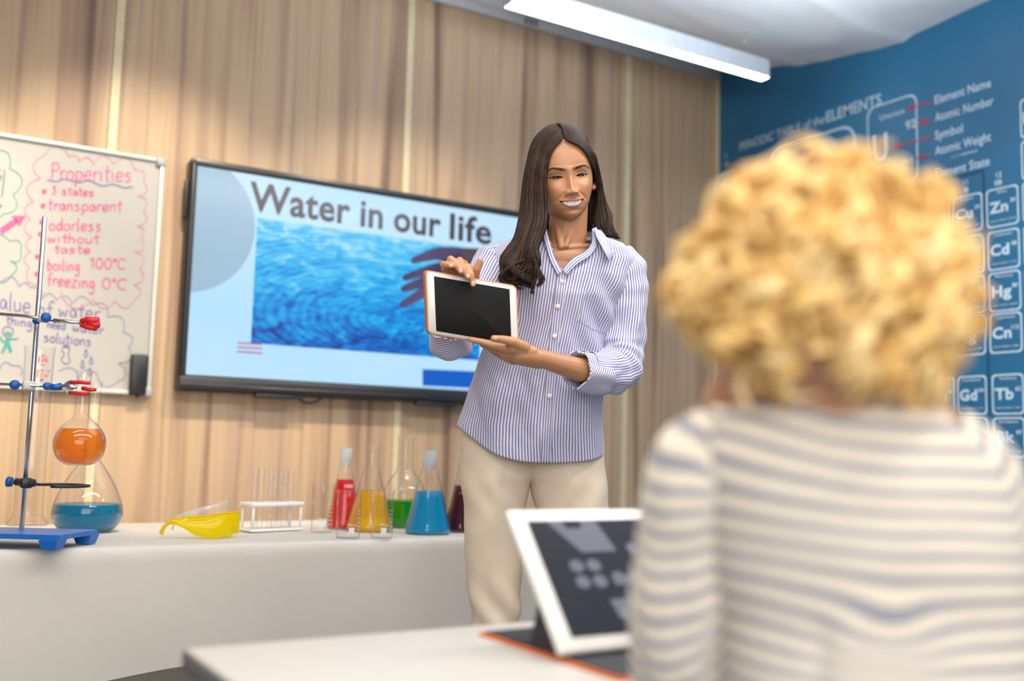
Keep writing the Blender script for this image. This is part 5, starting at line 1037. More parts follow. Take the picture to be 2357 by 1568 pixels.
# ------------------------------------------------------------------ shirt
SA, SB = srgb(226, 222, 232), srgb(128, 130, 178)
M_shirt = stripe_mat('striped_cotton', SA, SB, .0064, .46)
LV = A([  # py, left px, right px, centre depth, front, back
 [545, 1246, 1372, 2.575, .062, .055], [553, 1206, 1404, 2.575, .070, .060], [562, 1166, 1432, 2.575, .080, .068], [577, 1135, 1450, 2.572, .090, .075], [600, 1120, 1459, 2.568, .098, .082], [640, 1120, 1446, 2.562, .108, .090], [690, 1125, 1425, 2.562, .115, .092], [750, 1122, 1408, 2.566, .108, .092],
 [810, 1106, 1396, 2.570, .102, .092], [870, 1086, 1392, 2.575, .104, .096], [930, 1069, 1390, 2.580, .112, .104], [985, 1059, 1390, 2.585, .120, .112], [1025, 1058, 1391, 2.588, .124, .118], [1060, 1060, 1392, 2.590, .126, .120]])
def torso_pt(v, t, off=0.0, wr=True):
    """v: row parameter 0..1 from collar to hem; t: angle, 0 = front centre, + = picture right"""
    hem = 1063 - 78 * max(0, math.sin(-t)) ** 2.0 - 20 * max(0, math.sin(t)) ** 3
    py = 545 + (hem - 545) * v
    L_, R_, dc, tf, tb = [np.interp(py, LV[:, 0], LV[:, k]) for k in range(1, 6)]
    c_ = D((L_ + R_) / 2, py, dc); hw = (R_ - L_) / 2 / FPX * dc
    sn, cs = math.sin(t), math.cos(t); x = hw * math.copysign(abs(sn) ** .9, sn); y = (tf if cs > 0 else tb) * math.copysign(abs(cs) ** .75, cs)
    p = c_ + RH * x + TOC * y
    if wr:
        nrm = nz(RH * sn + TOC * cs); k = sm(.05, .35, v)
        q = (x * 1.0, y * 0, p[2]); f_ = .0065 * fbm((x * 9, y * 4, p[2] * 3.0), 1.0, 3) * (.5 + k) + .0035 * fbm((x * 22 + p[2] * 10, y * 8, p[2] * 9), 1.0, 2) * k
        # drape folds pulled to her raised arms, pleats running to the hem
        f_ += .006 * sm(.45, 1, v) * math.sin(x * 62 + 2.2 * fbm((x * 3, 0, p[2] * 2), 1, 2)) * (.4 + .6 * abs(sn)) + .0045 * math.sin((x * 1.0 + (p[2] - 1.1) * .9) * 75) * sm(.02, .14, x) * sm(.12, .3, v) * sm(.75, .5, v)
        p = p + nrm * (f_ + off)
    else: p = p + nz(RH * sn + TOC * cs) * off
    return p
def proj(p): q = A(p) - CAM; d_ = q @ FW; return 1178.5 + FPX * (q @ RT) / d_, 784 + FPX * (q @ DN) / d_
VN = A([(1262, 520), (1270, 560), (1278, 590), (1293, 622), (1308, 603), (1330, 588), (1352, 575), (1361, 560), (1368, 520)])
def in_poly(x, y, P):
    c_ = False; n = len(P); j = n - 1
    for i in range(n):
        if ((P[i][1] > y) != (P[j][1] > y)) and (x < (P[j][0] - P[i][0]) * (y - P[i][1]) / (P[j][1] - P[i][1] + 1e-9) + P[i][0]): c_ = not c_
        j = i
    return c_
NT, NV = 300, 150
vs_ = np.linspace(0, 1, NV) ** 1.15; ts = np.linspace(-math.pi, math.pi, NT, endpoint=False)
TG = A([[torso_pt(v, t) for t in ts] for v in vs_])
# arc length at chest level as the stripe coordinate, measured from the button line
ch = TG[NV // 2]; arc_ = np.concatenate([[0], np.cumsum(np.linalg.norm(np.diff(ch, axis=0), axis=1))]); arc_ -= arc_[NT // 2]
PX = A([[proj(p) for p in row] for row in TG])
sh = MB(); Fs = []
for i in range(NV - 1):
    for j in range(NT):
        k = (j + 1) % NT; cx_, cy_ = PX[i, j]
        if abs(ts[j]) < 1.2 and in_poly(cx_ + (4 if cx_ < 1293 else -4), cy_ - 2, VN): continue
        Fs.append((i * NT + j, i * NT + k, (i + 1) * NT + k, (i + 1) * NT + j))
sh.add(TG.reshape(-1, 3), Fs, uvs=[(arc_[j], 0) for i in range(NV) for j in range(NT)])
shirt = sh.build('shirt', M_shirt, wo); shirt.modifiers.new('thick', 'SOLIDIFY').thickness = .0012
# shoulder yoke closing the top round the neck
def sleeve(name, path, rads, n=72, m=90, seed=0, flat=1.0, wr=.006, caps=False, up=None):
    P = crom([D(*p) for p in path], m); T = np.gradient(P, axis=0); T /= np.linalg.norm(T, axis=1)[:, None]; rr = np.interp(np.linspace(0, 1, m), np.linspace(0, 1, len(rads)), rads)
    a_ = RH.copy() if up is None else A(up); R_ = []; U_ = []; Lg = 0
    for i in range(m):
        a_ = nz(a_ - T[i] * (a_ @ T[i])); b_ = np.cross(T[i], a_); row = []
        if i: Lg += np.linalg.norm(P[i] - P[i - 1])
        bend = np.linalg.norm(T[min(i + 4, m - 1)] - T[max(i - 4, 0)])
        for j in range(n):
            t = 2 * math.pi * j / n; f_ = wr * fbm((math.cos(t) * 1.6 + seed, math.sin(t) * 1.6, Lg * 9), 1.0, 3) + wr * 1.2 * min(bend, .6) * math.sin(Lg * 150 + 1.5 * math.sin(t + seed)) + wr * .5 * math.sin(Lg * 60 + t * 2 + seed) * sm(.1, .5, i / m)
            row.append(P[i] + (a_ * math.cos(t) + b_ * math.sin(t) * flat) * (rr[i] + f_)); U_.append((t * .050, 0))
        R_.append(row)
    w_ = MB(); w_.rings(R_, True, caps, U_); o = w_.build(name, M_shirt, wo); o.modifiers.new('thick', 'SOLIDIFY').thickness = .0012; return o
sleeve('sleeve', [(1415, 592, 2.570), (1434, 618, 2.568), (1443, 680, 2.560), (1438, 750, 2.550), (1432, 810, 2.535), (1418, 848, 2.500), (1385, 858, 2.445), (1350, 852, 2.405)], [.040, .056, .052, .049, .053, .056, .050, .044], seed=2)
sleeve('sleeve', [(1168, 586, 2.570), (1140, 610, 2.560), (1112, 660, 2.520), (1080, 715, 2.470), (1052, 765, 2.430), (1038, 785, 2.405)], [.040, .056, .054, .050, .048, .044], seed=6)
def cuff(name, p0, p1, r0, r1, seed, flat=1.0, n=80):
    a0, a1 = D(*p0), D(*p1); ax = a1 - a0; L_ = np.linalg.norm(ax); ax /= L_; u_ = nz(np.cross(ax, TOC)); v_ = np.cross(ax, u_); R_ = []; U_ = []
    prof = [(0, r0 * .93), (.03, r0 * 1.0), (.25, r0 * .98 + r1 * .04), (.55, (r0 + r1) / 2 * 1.03), (.93, r1 * 1.04), (1.0, r1 * 1.02), (1.0, r1 * .94), (.8, r1 * .88), (.3, r0 * .82)]
    for s_, r_ in prof:
        row = []
        for j in range(n):
            t = 2 * math.pi * j / n; f_ = .005 * fbm((math.cos(t) * 1.3 + seed, math.sin(t) * 1.3, s_ * .8), 1, 2) + .0018 * math.sin(t * 5 + s_ * 4 + seed)
            row.append(a0 + ax * L_ * (s_ + .05 * math.sin(t + seed)) + (u_ * math.cos(t) + v_ * flat * math.sin(t)) * (r_ + f_)); U_.append((L_ * s_ * 1.0 + .035 * math.sin(t + seed), 0))
        R_.append(row)
    w_ = MB(); w_.rings(R_, True, False, U_); o = w_.build(name, M_shirt, wo); return o
cuff('cuff', (1382, 868, 2.440), (1327, 852, 2.385), .0490, .0440, 1.0)
cuff('cuff', (1040, 800, 2.420), (1034, 752, 2.375), .0500, .0470, 4.0)
# folded tab hanging at the back of her left cuff
w = MB(); P4 = [D(1352, 885, 2.43), D(1392, 862, 2.44), D(1388, 895, 2.44), D(1356, 907, 2.435)]; w.rings([[p for p in P4], [p + TOC * .006 for p in P4]], True, True, [(i * .01, 0) for i in (0, 3, 3, 0)] * 2); w.build('cuff_tab', M_shirt, wo)
# placket strip down the front with buttons
def t_at(px, v, off=0.0):
    lo_, hi_ = -1.3, 1.3
    for _ in range(26):
        mm = (lo_ + hi_) / 2
        if proj(torso_pt(v, mm))[0] < px: lo_ = mm
        else: hi_ = mm
    return (lo_ + hi_) / 2
def v_at(px, py):
    v = (py - 545) / 518.
    for _ in range(6): q = torso_pt(v, t_at(px, v)); v += (py - proj(q)[1]) / 518.
    return v
pl_pts = [(1294, 619), (1291, 650), (1284, 706), (1276, 774), (1270, 840), (1264, 912), (1259, 990), (1256, 1064)]; R_ = []; U_ = []
for py in np.linspace(618, 1064, 70):
    px = np.interp(py, [p[1] for p in pl_pts], [p[0] for p in pl_pts]); v = v_at(px, min(py, 1062)); row = []
    for k_, dx, of in ((0, -12.5, .0004), (1, -11.5, .0030), (2, -6, .0034), (3, 0, .0034), (4, 6, .0034), (5, 11.5, .0030), (6, 12.5, .0004)):
        t = t_at(px + dx, min(v, 1)); row.append(torso_pt(min(v, 1), t, of)); U_.append((dx * .00115, 0))
    R_.append(row)
w = MB(); w.rings(R_, False, False, U_); w.build('placket', M_shirt, wo)
M_but = plain('shell_button', (.80, .79, .74), .2)
for px, py in ((1293, 649), (1283, 706), (1276, 774), (1264, 912)):
    v = v_at(px, py); p = torso_pt(v, t_at(px, v), .0036); nn = nz(CAM - p); w = MB(); w.tube([p, p + nn * .001, p + nn * .0022, p + nn * .0026], [.0050, .0055, .0055, .0048], 20)
    bt_ = w.build('button', M_but, wo)
    for a_, c_ in ((-1, -1), (1, -1), (1, 1), (-1, 1)):
        w = MB(); q = p + nn * .0026 + RT * a_ * .0011 + DN * c_ * .0011; w.tube([q, q + nn * .0003], .0005, 6); w.build('button_hole', plain('button_hole', (.3, .28, .26), .6) if (a_ == -1 and c_ == -1) else bpy.data.materials['button_hole'], bt_)
# breast pocket
PK = [(1352, 668), (1418, 690), (1400, 768), (1362, 757), (1327, 735), (1338, 700)]; PKf = []
w = MB(); PG = A([[torso_pt(vs_[i], ts[j], .0022) for j in range(NT // 2, int(NT * .80))] for i in range(int(NV * .2), int(NV * .52))]); pm, pn = PG.shape[:2]; o0i = int(NV * .2); o0j = NT // 2
for i in range(pm - 1):
    for j in range(pn - 1):
        if in_poly(*PX[o0i + i, o0j + j], PK): PKf.append((i * pn + j, i * pn + j + 1, (i + 1) * pn + j + 1, (i + 1) * pn + j))
w.add(PG.reshape(-1, 3), PKf, uvs=[(arc_[o0j + j] * 1.0 + .002, 0) for i in range(pm) for j in range(pn)]); w.build('pocket', M_shirt, wo)
# collar: stand round the neck and two pointed flaps
def strip(rows, name, sc_=.0064, th=.0016, along=False):
    G_ = A([crom([D(*p) for p in r], 24) for r in rows]); m, n = G_.shape[:2]; U_ = []
    Lr_ = np.concatenate([[0], np.cumsum(np.linalg.norm(np.diff(G_[m // 2], axis=0), axis=1))])
    Wr_ = np.linalg.norm(G_[-1, n // 2] - G_[0, n // 2])
    for i in range(m): U_ += [((Wr_ * i / (m - 1) if along else Lr_[j]), 0) for j in range(n)]
    w_ = MB(); w_.rings(G_, False, False, U_); o = w_.build(name, M_shirt, wo); md = o.modifiers.new('t', 'SOLIDIFY'); md.thickness = th; md.offset = 0; return o
strip([[(1363, 526, 2.500), (1372, 524, 2.540), (1368, 518, 2.60), (1340, 514, 2.655), (1300, 512, 2.67), (1262, 512, 2.65), (1246, 516, 2.60), (1248, 518, 2.54), (1254, 520, 2.500)],
       [(1360, 558, 2.490), (1378, 552, 2.540), (1378, 548, 2.61), (1345, 544, 2.66), (1300, 542, 2.675), (1258, 542, 2.655), (1240, 545, 2.60), (1240, 548, 2.54), (1258, 556, 2.485)]], 'collar_stand')
strip([[(1366, 524, 2.492), (1372, 528, 2.510), (1384, 530, 2.560), (1378, 526, 2.62)], [(1372, 545, 2.472), (1384, 552, 2.490), (1400, 552, 2.540), (1394, 548, 2.62)], [(1386, 570, 2.450), (1394, 574, 2.470), (1412, 566, 2.535), (1400, 560, 2.62)], [(1402, 602, 2.438), (1404, 598, 2.445), (1418, 575, 2.530), (1404, 566, 2.62)]], 'collar_flap')
strip([[(1251, 521, 2.495), (1243, 524, 2.520), (1236, 524, 2.56), (1240, 520, 2.62)], [(1240, 545, 2.475), (1228, 548, 2.500), (1220, 545, 2.55), (1226, 540, 2.62)], [(1224, 575, 2.462), (1214, 572, 2.475), (1208, 560, 2.55), (1216, 552, 2.62)], [(1212, 604, 2.455), (1210, 600, 2.457), (1198, 570, 2.55), (1212, 556, 2.62)]], 'collar_flap')
# turned front edges of the open neck
strip([[(1363, 530, 2.496), (1361, 560, 2.482), (1345, 580, 2.468), (1322, 592, 2.458), (1306, 606, 2.452), (1294, 622, 2.446)], [(1372, 545, 2.490), (1372, 568, 2.474), (1356, 590, 2.458), (1334, 604, 2.450), (1318, 618, 2.446), (1304, 634, 2.442)]], 'front_facing', along=True)
strip([[(1258, 524, 2.492), (1266, 556, 2.478), (1277, 592, 2.462), (1293, 622, 2.446)], [(1248, 535, 2.490), (1254, 560, 2.474), (1266, 600, 2.456), (1284, 636, 2.442)]], 'front_facing', along=True)
# ------------------------------------------------------------------ trousers and shoes
M_tr = plain('cream_trousers', srgb(228, 210, 186), .75, nscale=8, namp=.03, bump=.15, bscale=900)
w = MB(); z_hip = HIPc[2]
def leg_rings(sgn):
    hip, knee, ank = legs[sgn]; R_ = []
    spec = {-1: [(930, 1075, 1250), (980, 1057, 1250), (1050, 1056, 1245), (1095, 1058, 1236), (1112, 1059, 1220), (1130, 1061, 1217), (1180, 1067, 1212), (1240, 1073, 1204), (1320, 1079, 1198), (1400, 1084, 1194), (1430, 1086, 1190), (1560, 1090, 1182), (1700, 1096, 1178), (1870, 1098, 1178)],
            1: [(930, 1200, 1380), (1000, 1200, 1388), (1050, 1200, 1391), (1095, 1208, 1394), (1112, 1221, 1396), (1130, 1224, 1398), (1180, 1236, 1402), (1240, 1242, 1404), (1320, 1246, 1404), (1400, 1250, 1402), (1430, 1252, 1401), (1560, 1262, 1398), (1700, 1272, 1396), (1870, 1278, 1394)]}[sgn]
    for py in np.linspace(930, 1845, 90):
        l_ = np.interp(py, [s_[0] for s_ in spec], [s_[1] for s_ in spec]); r_ = np.interp(py, [s_[0] for s_ in spec], [s_[2] for s_ in spec]); dc = 2.600
        c_ = D((l_ + r_) / 2, py, dc); c_ = c_ + TOC * 0; hw = (r_ - l_) / 2 / FPX * dc; tf = np.interp(py, [1000, 1100, 1250, 1450, 1850], [.105, .108, .085, .068, .066]); row = []
        # keep the leg upright in depth
        base_ = A([HIPc[0], HIPc[1], 0]); off_ = (c_ - base_) @ nz(A([FW[0], FW[1], 0])); c_ = c_ - nz(A([FW[0], FW[1], 0])) * off_ * 1.0
        for j in range(64):
            t = 2 * math.pi * j / 64; sn, cs = math.sin(t), math.cos(t)
            x = hw * math.copysign(abs(sn) ** .92, sn); y = tf * math.copysign(abs(cs) ** .85, cs)
            f_ = .007 * fbm((x * 9 + sgn, y * 6, c_[2] * 4), 1, 3) + .004 * math.sin((c_[2] * 1.0 - x * 1.4 * sgn) * 55) * (math.exp(-((py - 1130) / 70) ** 2) * .6 + math.exp(-((py - 1410) / 70) ** 2) * 1.2) + .0035 * math.exp(-((t if t < math.pi else t - 2 * math.pi) / .10) ** 2)
            row.append(c_ + RH * x + TOC * y + nz(RH * sn + TOC * cs) * f_)
        R_.append(row)
    return R_
for sgn in (-1, 1): w.rings(leg_rings(sgn), True, False)
w.build('trousers', M_tr, wo)
M_shoe = plain('beige_shoe', srgb(180, 150, 120), .4)
for sgn in (-1, 1):
    hip, knee, ank = legs[sgn]; a_ = A([ank[0], ank[1], 0]); R_ = []
    for t, hw, h in ((-.07, .018, .05), (-.05, .034, .075), (0, .038, .085), (.05, .040, .070), (.10, .044, .050), (.15, .036, .038), (.175, .012, .022)):
        c_ = a_ + TOC * (t + .02); R_.append([c_ + RH * hw * math.cos(q) + UP * (h / 2 + h / 2 * math.sin(q)) for q in np.linspace(0, 2 * math.pi, 20, endpoint=False)])
    w = MB(); w.rings(R_); w.build('shoe', M_shoe, wo)
# ------------------------------------------------------------------ the tablet she holds
cTL, cTR, cBL = D(978, 621, 2.268), D(1190, 658, 2.300), D(994, 769, 2.280)
ux = nz(cTR - cTL); Wt = np.linalg.norm(cTR - cTL); uy = cTL - cBL; Ht = np.linalg.norm(uy); uy = nz(uy - ux * (uy @ ux) * .25); nn = nz(np.cross(ux, uy)); Rt2 = np.stack([ux, uy, nn], 1)
ctr = cTL + ux * Wt / 2 - uy * Ht / 2
ht = empty('tablet_computer', ctr - uy * Ht / 2, 'white framed tablet in a tan leather case held by the woman', 'tablet')
def rslab(name, w_, h_, r, z0, z1, mat, parent, cx=0, cy=0):
    pts = []
    for sx_, sy_, a0 in ((1, 1, 0), (-1, 1, 90), (-1, -1, 180), (1, -1, 270)):
        for k in range(7): t = math.radians(a0 + 15 * k); pts.append((cx + sx_ * (w_ / 2 - r) + r * math.cos(t), cy + sy_ * (h_ / 2 - r) + r * math.sin(t)))
    mk_ = lambda z, g_: [ctr + ux * (cx + (x - cx) * g_) + uy * (cy + (y - cy) * g_) + nn * z for x, y in pts]
    m_ = MB(); m_.rings([mk_(z0, .985), mk_(z0 + .001, 1), mk_(z1 - .001, 1), mk_(z1, .99)]); return m_.build(name, mat, parent)
M_tan = plain('tan_leather', srgb(214, 140, 98), .55, bump=.1)
rslab('case', Wt, Ht, .012, -.010, -.0005, M_tan, ht)
rslab('case_cover', Wt, Ht * .99, .010, -.015, -.0115, plain('tan_cover', srgb(170, 100, 65), .6), ht, cx=-.004)
rslab('front_frame', Wt * .975, Ht * .955, .010, -.004, .0012, M_tw, ht)
rslab('screen', Wt * .820, Ht * .85, .001, .0010, .0017, plain('dark_screen', (.014, .014, .014), .55, namp=.01, spec=.08), ht, cx=.001)
# ------------------------------------------------------------------ THE PUPIL, seen from behind
cb = D(1950, 1400, .92); cb[2] = 0
ch_ = empty('person', cb, 'curly blond child in a cream and grey striped jumper seen from behind at the desk', 'person')
TC = nz(A([-FW[0], -FW[1], 0]))
SKC = (.55, .29, .17)
b = MB(); B3 = np.stack([RH, TC, UP], 1)
b.cap(D(1915, 960, .885), D(1890, 800, .86), .045, .043, n=20)
b.ball(D(1960, 1150, .93), (.115, .06, .10), B3, 24, 14); b.ball(D(1950, 1450, .93), (.11, .075, .14), B3, 24, 14)
b.ball(D(1935, 1000, .92), (.12, .05, .045), B3, 24, 14)
def cc_(p, q, r0, r1): b.cap(D(*p), D(*q), r0, r1, n=14)
cc_((1625, 1100, .93), (1562, 1400, .93), .027, .025); cc_((2220, 1120, .93), (2240, 1500, .95), .027, .025)
# left forearm up to the cheek, hand open against the face
elb = D(1570, 1600, .97); elb = A([elb[0], elb[1], DZ + .036]); b.cap(D(1562, 1400, .93), elb, .025, .025); wri = D(1655, 985, .985); b.cap(elb, wri, .024, .019)
b.cap(wri, D(1662, 920, .975), .020, .019); b.cap(D(1675, 930, .97), D(1680, 880, .965), .015, .013)
for pts, r in ((((1650, 905, .975), (1655, 870, .965), (1672, 842, .955), (1690, 826, .945)), .0078), (((1664, 900, .965), (1672, 865, .955), (1690, 838, .945), (1708, 824, .935)), .0082), (((1676, 900, .958), (1688, 868, .948), (1706, 848, .938), (1722, 838, .930)), .0080), (((1686, 905, .955), (1702, 884, .945), (1718, 866, .935), (1732, 856, .928)), .0072), (((1672, 935, .985), (1690, 925, .98), (1710, 915, .97), (1726, 905, .962)), .0082)):
    for i in range(3): b.cap(D(*pts[i]), D(*pts[i + 1]), r * (1 - .1 * i), r * (.92 - .1 * i), n=10)
# right arm resting on the desk
e2 = D(2240, 1500, .95); e2 = A([e2[0] + .0, e2[1] + .10, DZ + .032]); b.cap(D(2240, 1500, .95), e2, .030, .028); hnd = e2 + A([.02, .15, -.006]); b.cap(e2, hnd, .027, .018); b.cap(hnd, hnd + A([-.03, .05, -.004]), .018, .016)
for k in range(4): f0_ = hnd + A([-.045 + .014 * k, .06 + .004 * k, -.006]); b.cap(f0_, f0_ + A([-.012, .028, -.003]), .0078, .0072, n=10); b.cap(f0_ + A([-.012, .028, -.003]), f0_ + A([-.02, .048, -.010]), .0072, .006, n=10)
b.cap(hnd + A([-.02, .01, 0]), hnd + A([-.055, .03, -.008]), .010, .0075, n=10)
# lap and legs under the desk
hipc = A([cb[0], cb[1], .44]); fwd = nz(A([FW[0], FW[1], 0])); b.ball(hipc, (.12, .09, .08), B3, 20, 12); b.cap(D(1950, 1450, .93), hipc, .085, .09, n=20)
for sgn in (-1, 1):
    kn = hipc + RH * sgn * .085 + fwd * .30 - UP * .01; an = A([kn[0], kn[1], .07]) - fwd * .03; b.cap(hipc + RH * sgn * .065, kn, .060, .045); b.cap(kn, an, .043, .030); b.cap(an - UP * .03, an + fwd * .11 - UP * .042, .030, .022)
Vb, Fb = remesh(b, .0038, 5)
CF = frame(math.radians(30), math.radians(3), math.radians(4), nz(A([FW[0], FW[1], 0])))
CH = D(1862, 705, .86) + CF @ A([0, .075, 0])
Vh2, Fh2, Ch2 = head_mesh(.82, False, SKC, False, 170, 150); Vh2 = CH + Vh2 @ CF.T
body = MB(); body.add(Vb, Fb, col=np.tile(A(SKC), (len(Vb), 1))); body.add(Vh2, Fh2, col=Ch2)
def hc(x, y, z): return CH + CF @ A([x, y, z])
ea = MB()
for sg in (-1, 1):
    e0 = hc(.0640 * sg, -.070, -.006); ea.ball(e0, (.006, .012, .024), CF, 14, 10); ea.tube(crom([hc(.066 * sg, -.064 - .0 + a_, -.006 + c_) for a_, c_ in ((.004, -.022), (-.008, -.016), (-.016, .004), (-.010, .022), (.002, .024))], 16), .004, 8)
Ve, Fe = remesh(ea, .002, 3); body.add(Ve, Fe, col=np.tile(A(SKC) * A([1.05, .8, .75]), (len(Ve), 1)))
body.build('body', M_skin, ch_); add_eyes(ch_, hc, CF, .82, A([0, 1, .05]), -.0030)
# curls
M_blond = hair_mat('blond_hair', srgb(160, 116, 62), srgb(238, 196, 122), srgb(255, 228, 168), .6, .45)
hair = MB(); rg = np.random.default_rng(11)
hcx, hcd = D(1893, 626, .862), .862
RX, RY_, RZ = .090, .092, .079
def scalp(th, ph, k=1.0):
    v = RH * math.sin(ph) * math.cos(th) * RX + TC * math.sin(ph) * math.sin(th) * RY_ + UP * math.cos(ph) * RZ
    return hcx + v * k
hair.ball(hcx, (RX * .80, RY_ * .80, RZ * .82), B3, 40, 24); hair.ball(D(1880, 640, .862), (.070, .082, .064), B3, 32, 20)
# cut the solid base away where face and nape show
def curl(base, nrm, L_, rh, turns, r, droop=.5):
    n_ = 20; t = np.linspace(0, 1, n_); d0 = nz(nrm * .55 + A([0, 0, -1]) * droop + rg.normal(size=3) * .35); a_ = nz(np.cross(d0, nrm + rg.normal(size=3) * .3)); b2 = np.cross(d0, a_); ph = rg.random() * 6.28
    P = [base + d0 * L_ * s_ + nrm * .012 * math.sin(s_ * 3) + (a_ * math.cos(turns * 6.28 * s_ + ph) + b2 * math.sin(turns * 6.28 * s_ + ph)) * rh * min(1, s_ * 3 + .2) - UP * .010 * s_ * s_ for s_ in t]
    hair.tube(P, r * np.clip((1.05 - t) * 2.2, .15, 1), 8, flat=.45)
cnt = 0
while cnt < 430:
    th = rg.random() * 2 * math.pi; ph = math.acos(1 - 2 * rg.random() * .93)
    p = scalp(th, ph, .86); nrm = nz(p - hcx); side = nrm @ RH; front = -(nrm @ TC); up_ = nrm @ UP
    if up_ < -.30 and front > -.15: continue
    if up_ < -.62 and abs(side) > .0 and side < -.05: continue
    if up_ < -.1 and front > .35: continue
    k = 4
    for q in range(1 + int(rg.random() * 2)): curl(p + rg.normal(size=3) * .003, nrm, .026 + .024 * rg.random(), .0100 + .007 * rg.random(), .55 + .6 * rg.random(), .0058 + .0030 * rg.random(), .35 + .25 * (1 - up_))
    cnt += 1
# fuller locks at the sides and nape as in the photo
for (px, py, d_, sp_), m_ in (((1655, 640, .86, 34), 48), ((2112, 700, .86, 40), 60), ((2085, 800, .855, 36), 50), ((1800, 790, .83, 30), 16), ((2010, 780, .83, 40), 24), ((1700, 710, .84, 30), 28), ((2060, 560, .84, 30), 18)):
    for _ in range(m_):
        p = D(px + rg.normal() * sp_ * .6, py + rg.normal() * sp_ * .5, d_ + rg.normal() * .02); nrm = nz(p - hcx); curl(p, nrm, .026 + .016 * rg.random(), .008 + .005 * rg.random(), .7 + .6 * rg.random(), .0042 + .0020 * rg.random(), .5)
hair.build('hair', M_blond, ch_)
# jumper
M_jump = stripe_mat('striped_jersey', srgb(246, 234, 212), srgb(158, 158, 168), .0178, .46, axis=1, soft=.12, rough=.95)
LV2 = A([[892, 1805, 2040, .895, .045, .05], [905, 1770, 2080, .898, .052, .055], [930, 1712, 2125, .902, .062, .062], [965, 1650, 2180, .906, .072, .07], [1000, 1608, 2225, .910, .080, .075], [1050, 1590, 2268, .912, .088, .08], [1120, 1588, 2305, .915, .094, .085], [1220, 1600, 2332, .918, .098, .09], [1320, 1625, 2342, .920, .098, .09], [1420, 1645, 2345, .922, .098, .095], [1560, 1650, 2342, .925, .105, .10], [1800, 1640, 2345, .925, .12, .11]])
w = MB(); R_ = []; U_ = []; n_ = 150; rws = np.linspace(0, 1, 130) ** 1.1
for v in rws:
    py = 892 + (1800 - 892) * v; L_, Rg, dc, tf, tb = [np.interp(py, LV2[:, 0], LV2[:, k]) for k in range(1, 6)]; c_ = D((L_ + Rg) / 2, py, dc); hw = (Rg - L_) / 2 / FPX * dc; row = []
    for j in range(n_):
        t = 2 * math.pi * j / n_; sn, cs = math.sin(t), math.cos(t); x = hw * math.copysign(abs(sn) ** .9, sn); y = (tf if cs > 0 else tb) * math.copysign(abs(cs) ** .8, cs)
        p = c_ + RH * x + TC * y; z0 = p[2]
        f_ = .004 * fbm((x * 7, y * 5, z0 * 10), 1, 2) - .006 * math.exp(-((x + .070 - (z0 - .76) * .12) / .010) ** 2) * sm(.80, .76, z0) * (cs > 0)
        p = p + nz(RH * sn + TC * cs) * f_; row.append(p)
        U_.append((t, z0 + .10 * x * (1 if x < 0 else .15) - .9 * x * x * (x < 0) * 0 + .35 * max(0, -x - .03) * -1 * sm(.86, .95, z0) * .6 + .018 * math.exp(-((x + .02) / .05) ** 2) * math.exp(-((z0 - .775) / .03) ** 2) + .0025 * fbm((x * 10, 0, z0 * 14), 1, 2)))
    R_.append(row)
w.rings(R_, True, False, U_); w.build('jumper', M_jump, ch_)
# neckband
w = MB(); nb_ = [[D(px, py, d_) for px, py, d_ in r] for r in ([(1800, 905, .865), (1850, 902, .848), (1920, 900, .842), (1990, 900, .846), (2046, 905, .865), (2060, 905, .90), (2030, 890, .95), (1920, 885, .965), (1820, 890, .95), (1786, 905, .90)], [(1770, 912, .862), (1850, 918, .842), (1920, 920, .838), (2000, 916, .842), (2080, 912, .862), (2095, 915, .90), (2060, 905, .96), (1920, 900, .975), (1790, 905, .96), (1752, 912, .90)])]
NB = A([crom(r + r[:1], 61)[:60] for r in nb_]); w.rings(NB, True, False); o = w.build('neckband', plain('cream_rib', srgb(232, 218, 196), .9), ch_); o.modifiers.new('t', 'SOLIDIFY').thickness = .003
def jsleeve(path, rads, seed, nm='sleeve'):
    P = crom(path, 90); T = np.gradient(P, axis=0); T /= np.linalg.norm(T, axis=1)[:, None]; rr = np.interp(np.linspace(0, 1, 90), np.linspace(0, 1, len(rads)), rads); a_ = RH.copy(); R_ = []; U_ = []; Lg = 0
    for i in range(90):
        a_ = nz(a_ - T[i] * (a_ @ T[i])); b_ = np.cross(T[i], a_); row = []
        if i: Lg += np.linalg.norm(P[i] - P[i - 1])
        for j in range(64):
            t = 2 * math.pi * j / 64; f_ = .004 * fbm((math.cos(t) * 1.5 + seed, math.sin(t) * 1.5, Lg * 14), 1, 3); row.append(P[i] + (a_ * math.cos(t) + b_ * math.sin(t)) * (rr[i] + f_)); U_.append((t, Lg + .012 * math.sin(t + 2.2) + .003 * fbm((t, Lg * 12, seed), 1, 2)))
        R_.append(row)
    w_ = MB(); w_.rings(R_, True, False, U_); w_.build(nm, M_jump, ch_)
jsleeve([D(1700, 1010, .915), D(1618, 1060, .912), D(1588, 1130, .912), D(1572, 1250, .915), D(1558, 1400, .925), D(1560, 1530, .945), elb + A([0, .01, 0]), elb * .45 + wri * .55], [.035, .043, .042, .040, .041, .044, .040, .032], 1)
jsleeve([D(2150, 1010, .915), D(2225, 1075, .915), D(2262, 1150, .918), D(2270, 1300, .925), D(2262, 1500, .94), e2, e2 * .3 + hnd * .7], [.032, .042, .040, .040, .042, .040, .030], 5)
w = MB(); 
for sgn in (-1, 1):
    kn = hipc + RH * sgn * .085 + fwd * .30 - UP * .01; an = A([kn[0], kn[1], .09]) - fwd * .03; w.tube(crom([hipc - fwd * .05 + RH * sgn * .05 + UP * .02, hipc + RH * sgn * .065 + fwd * .05, kn - UP * .005, kn + fwd * .02 - UP * .05, an], 30), np.linspace(.085, .05, 30), 20)
w.build('trousers', plain('navy_trousers', srgb(45, 55, 85), .85), ch_)
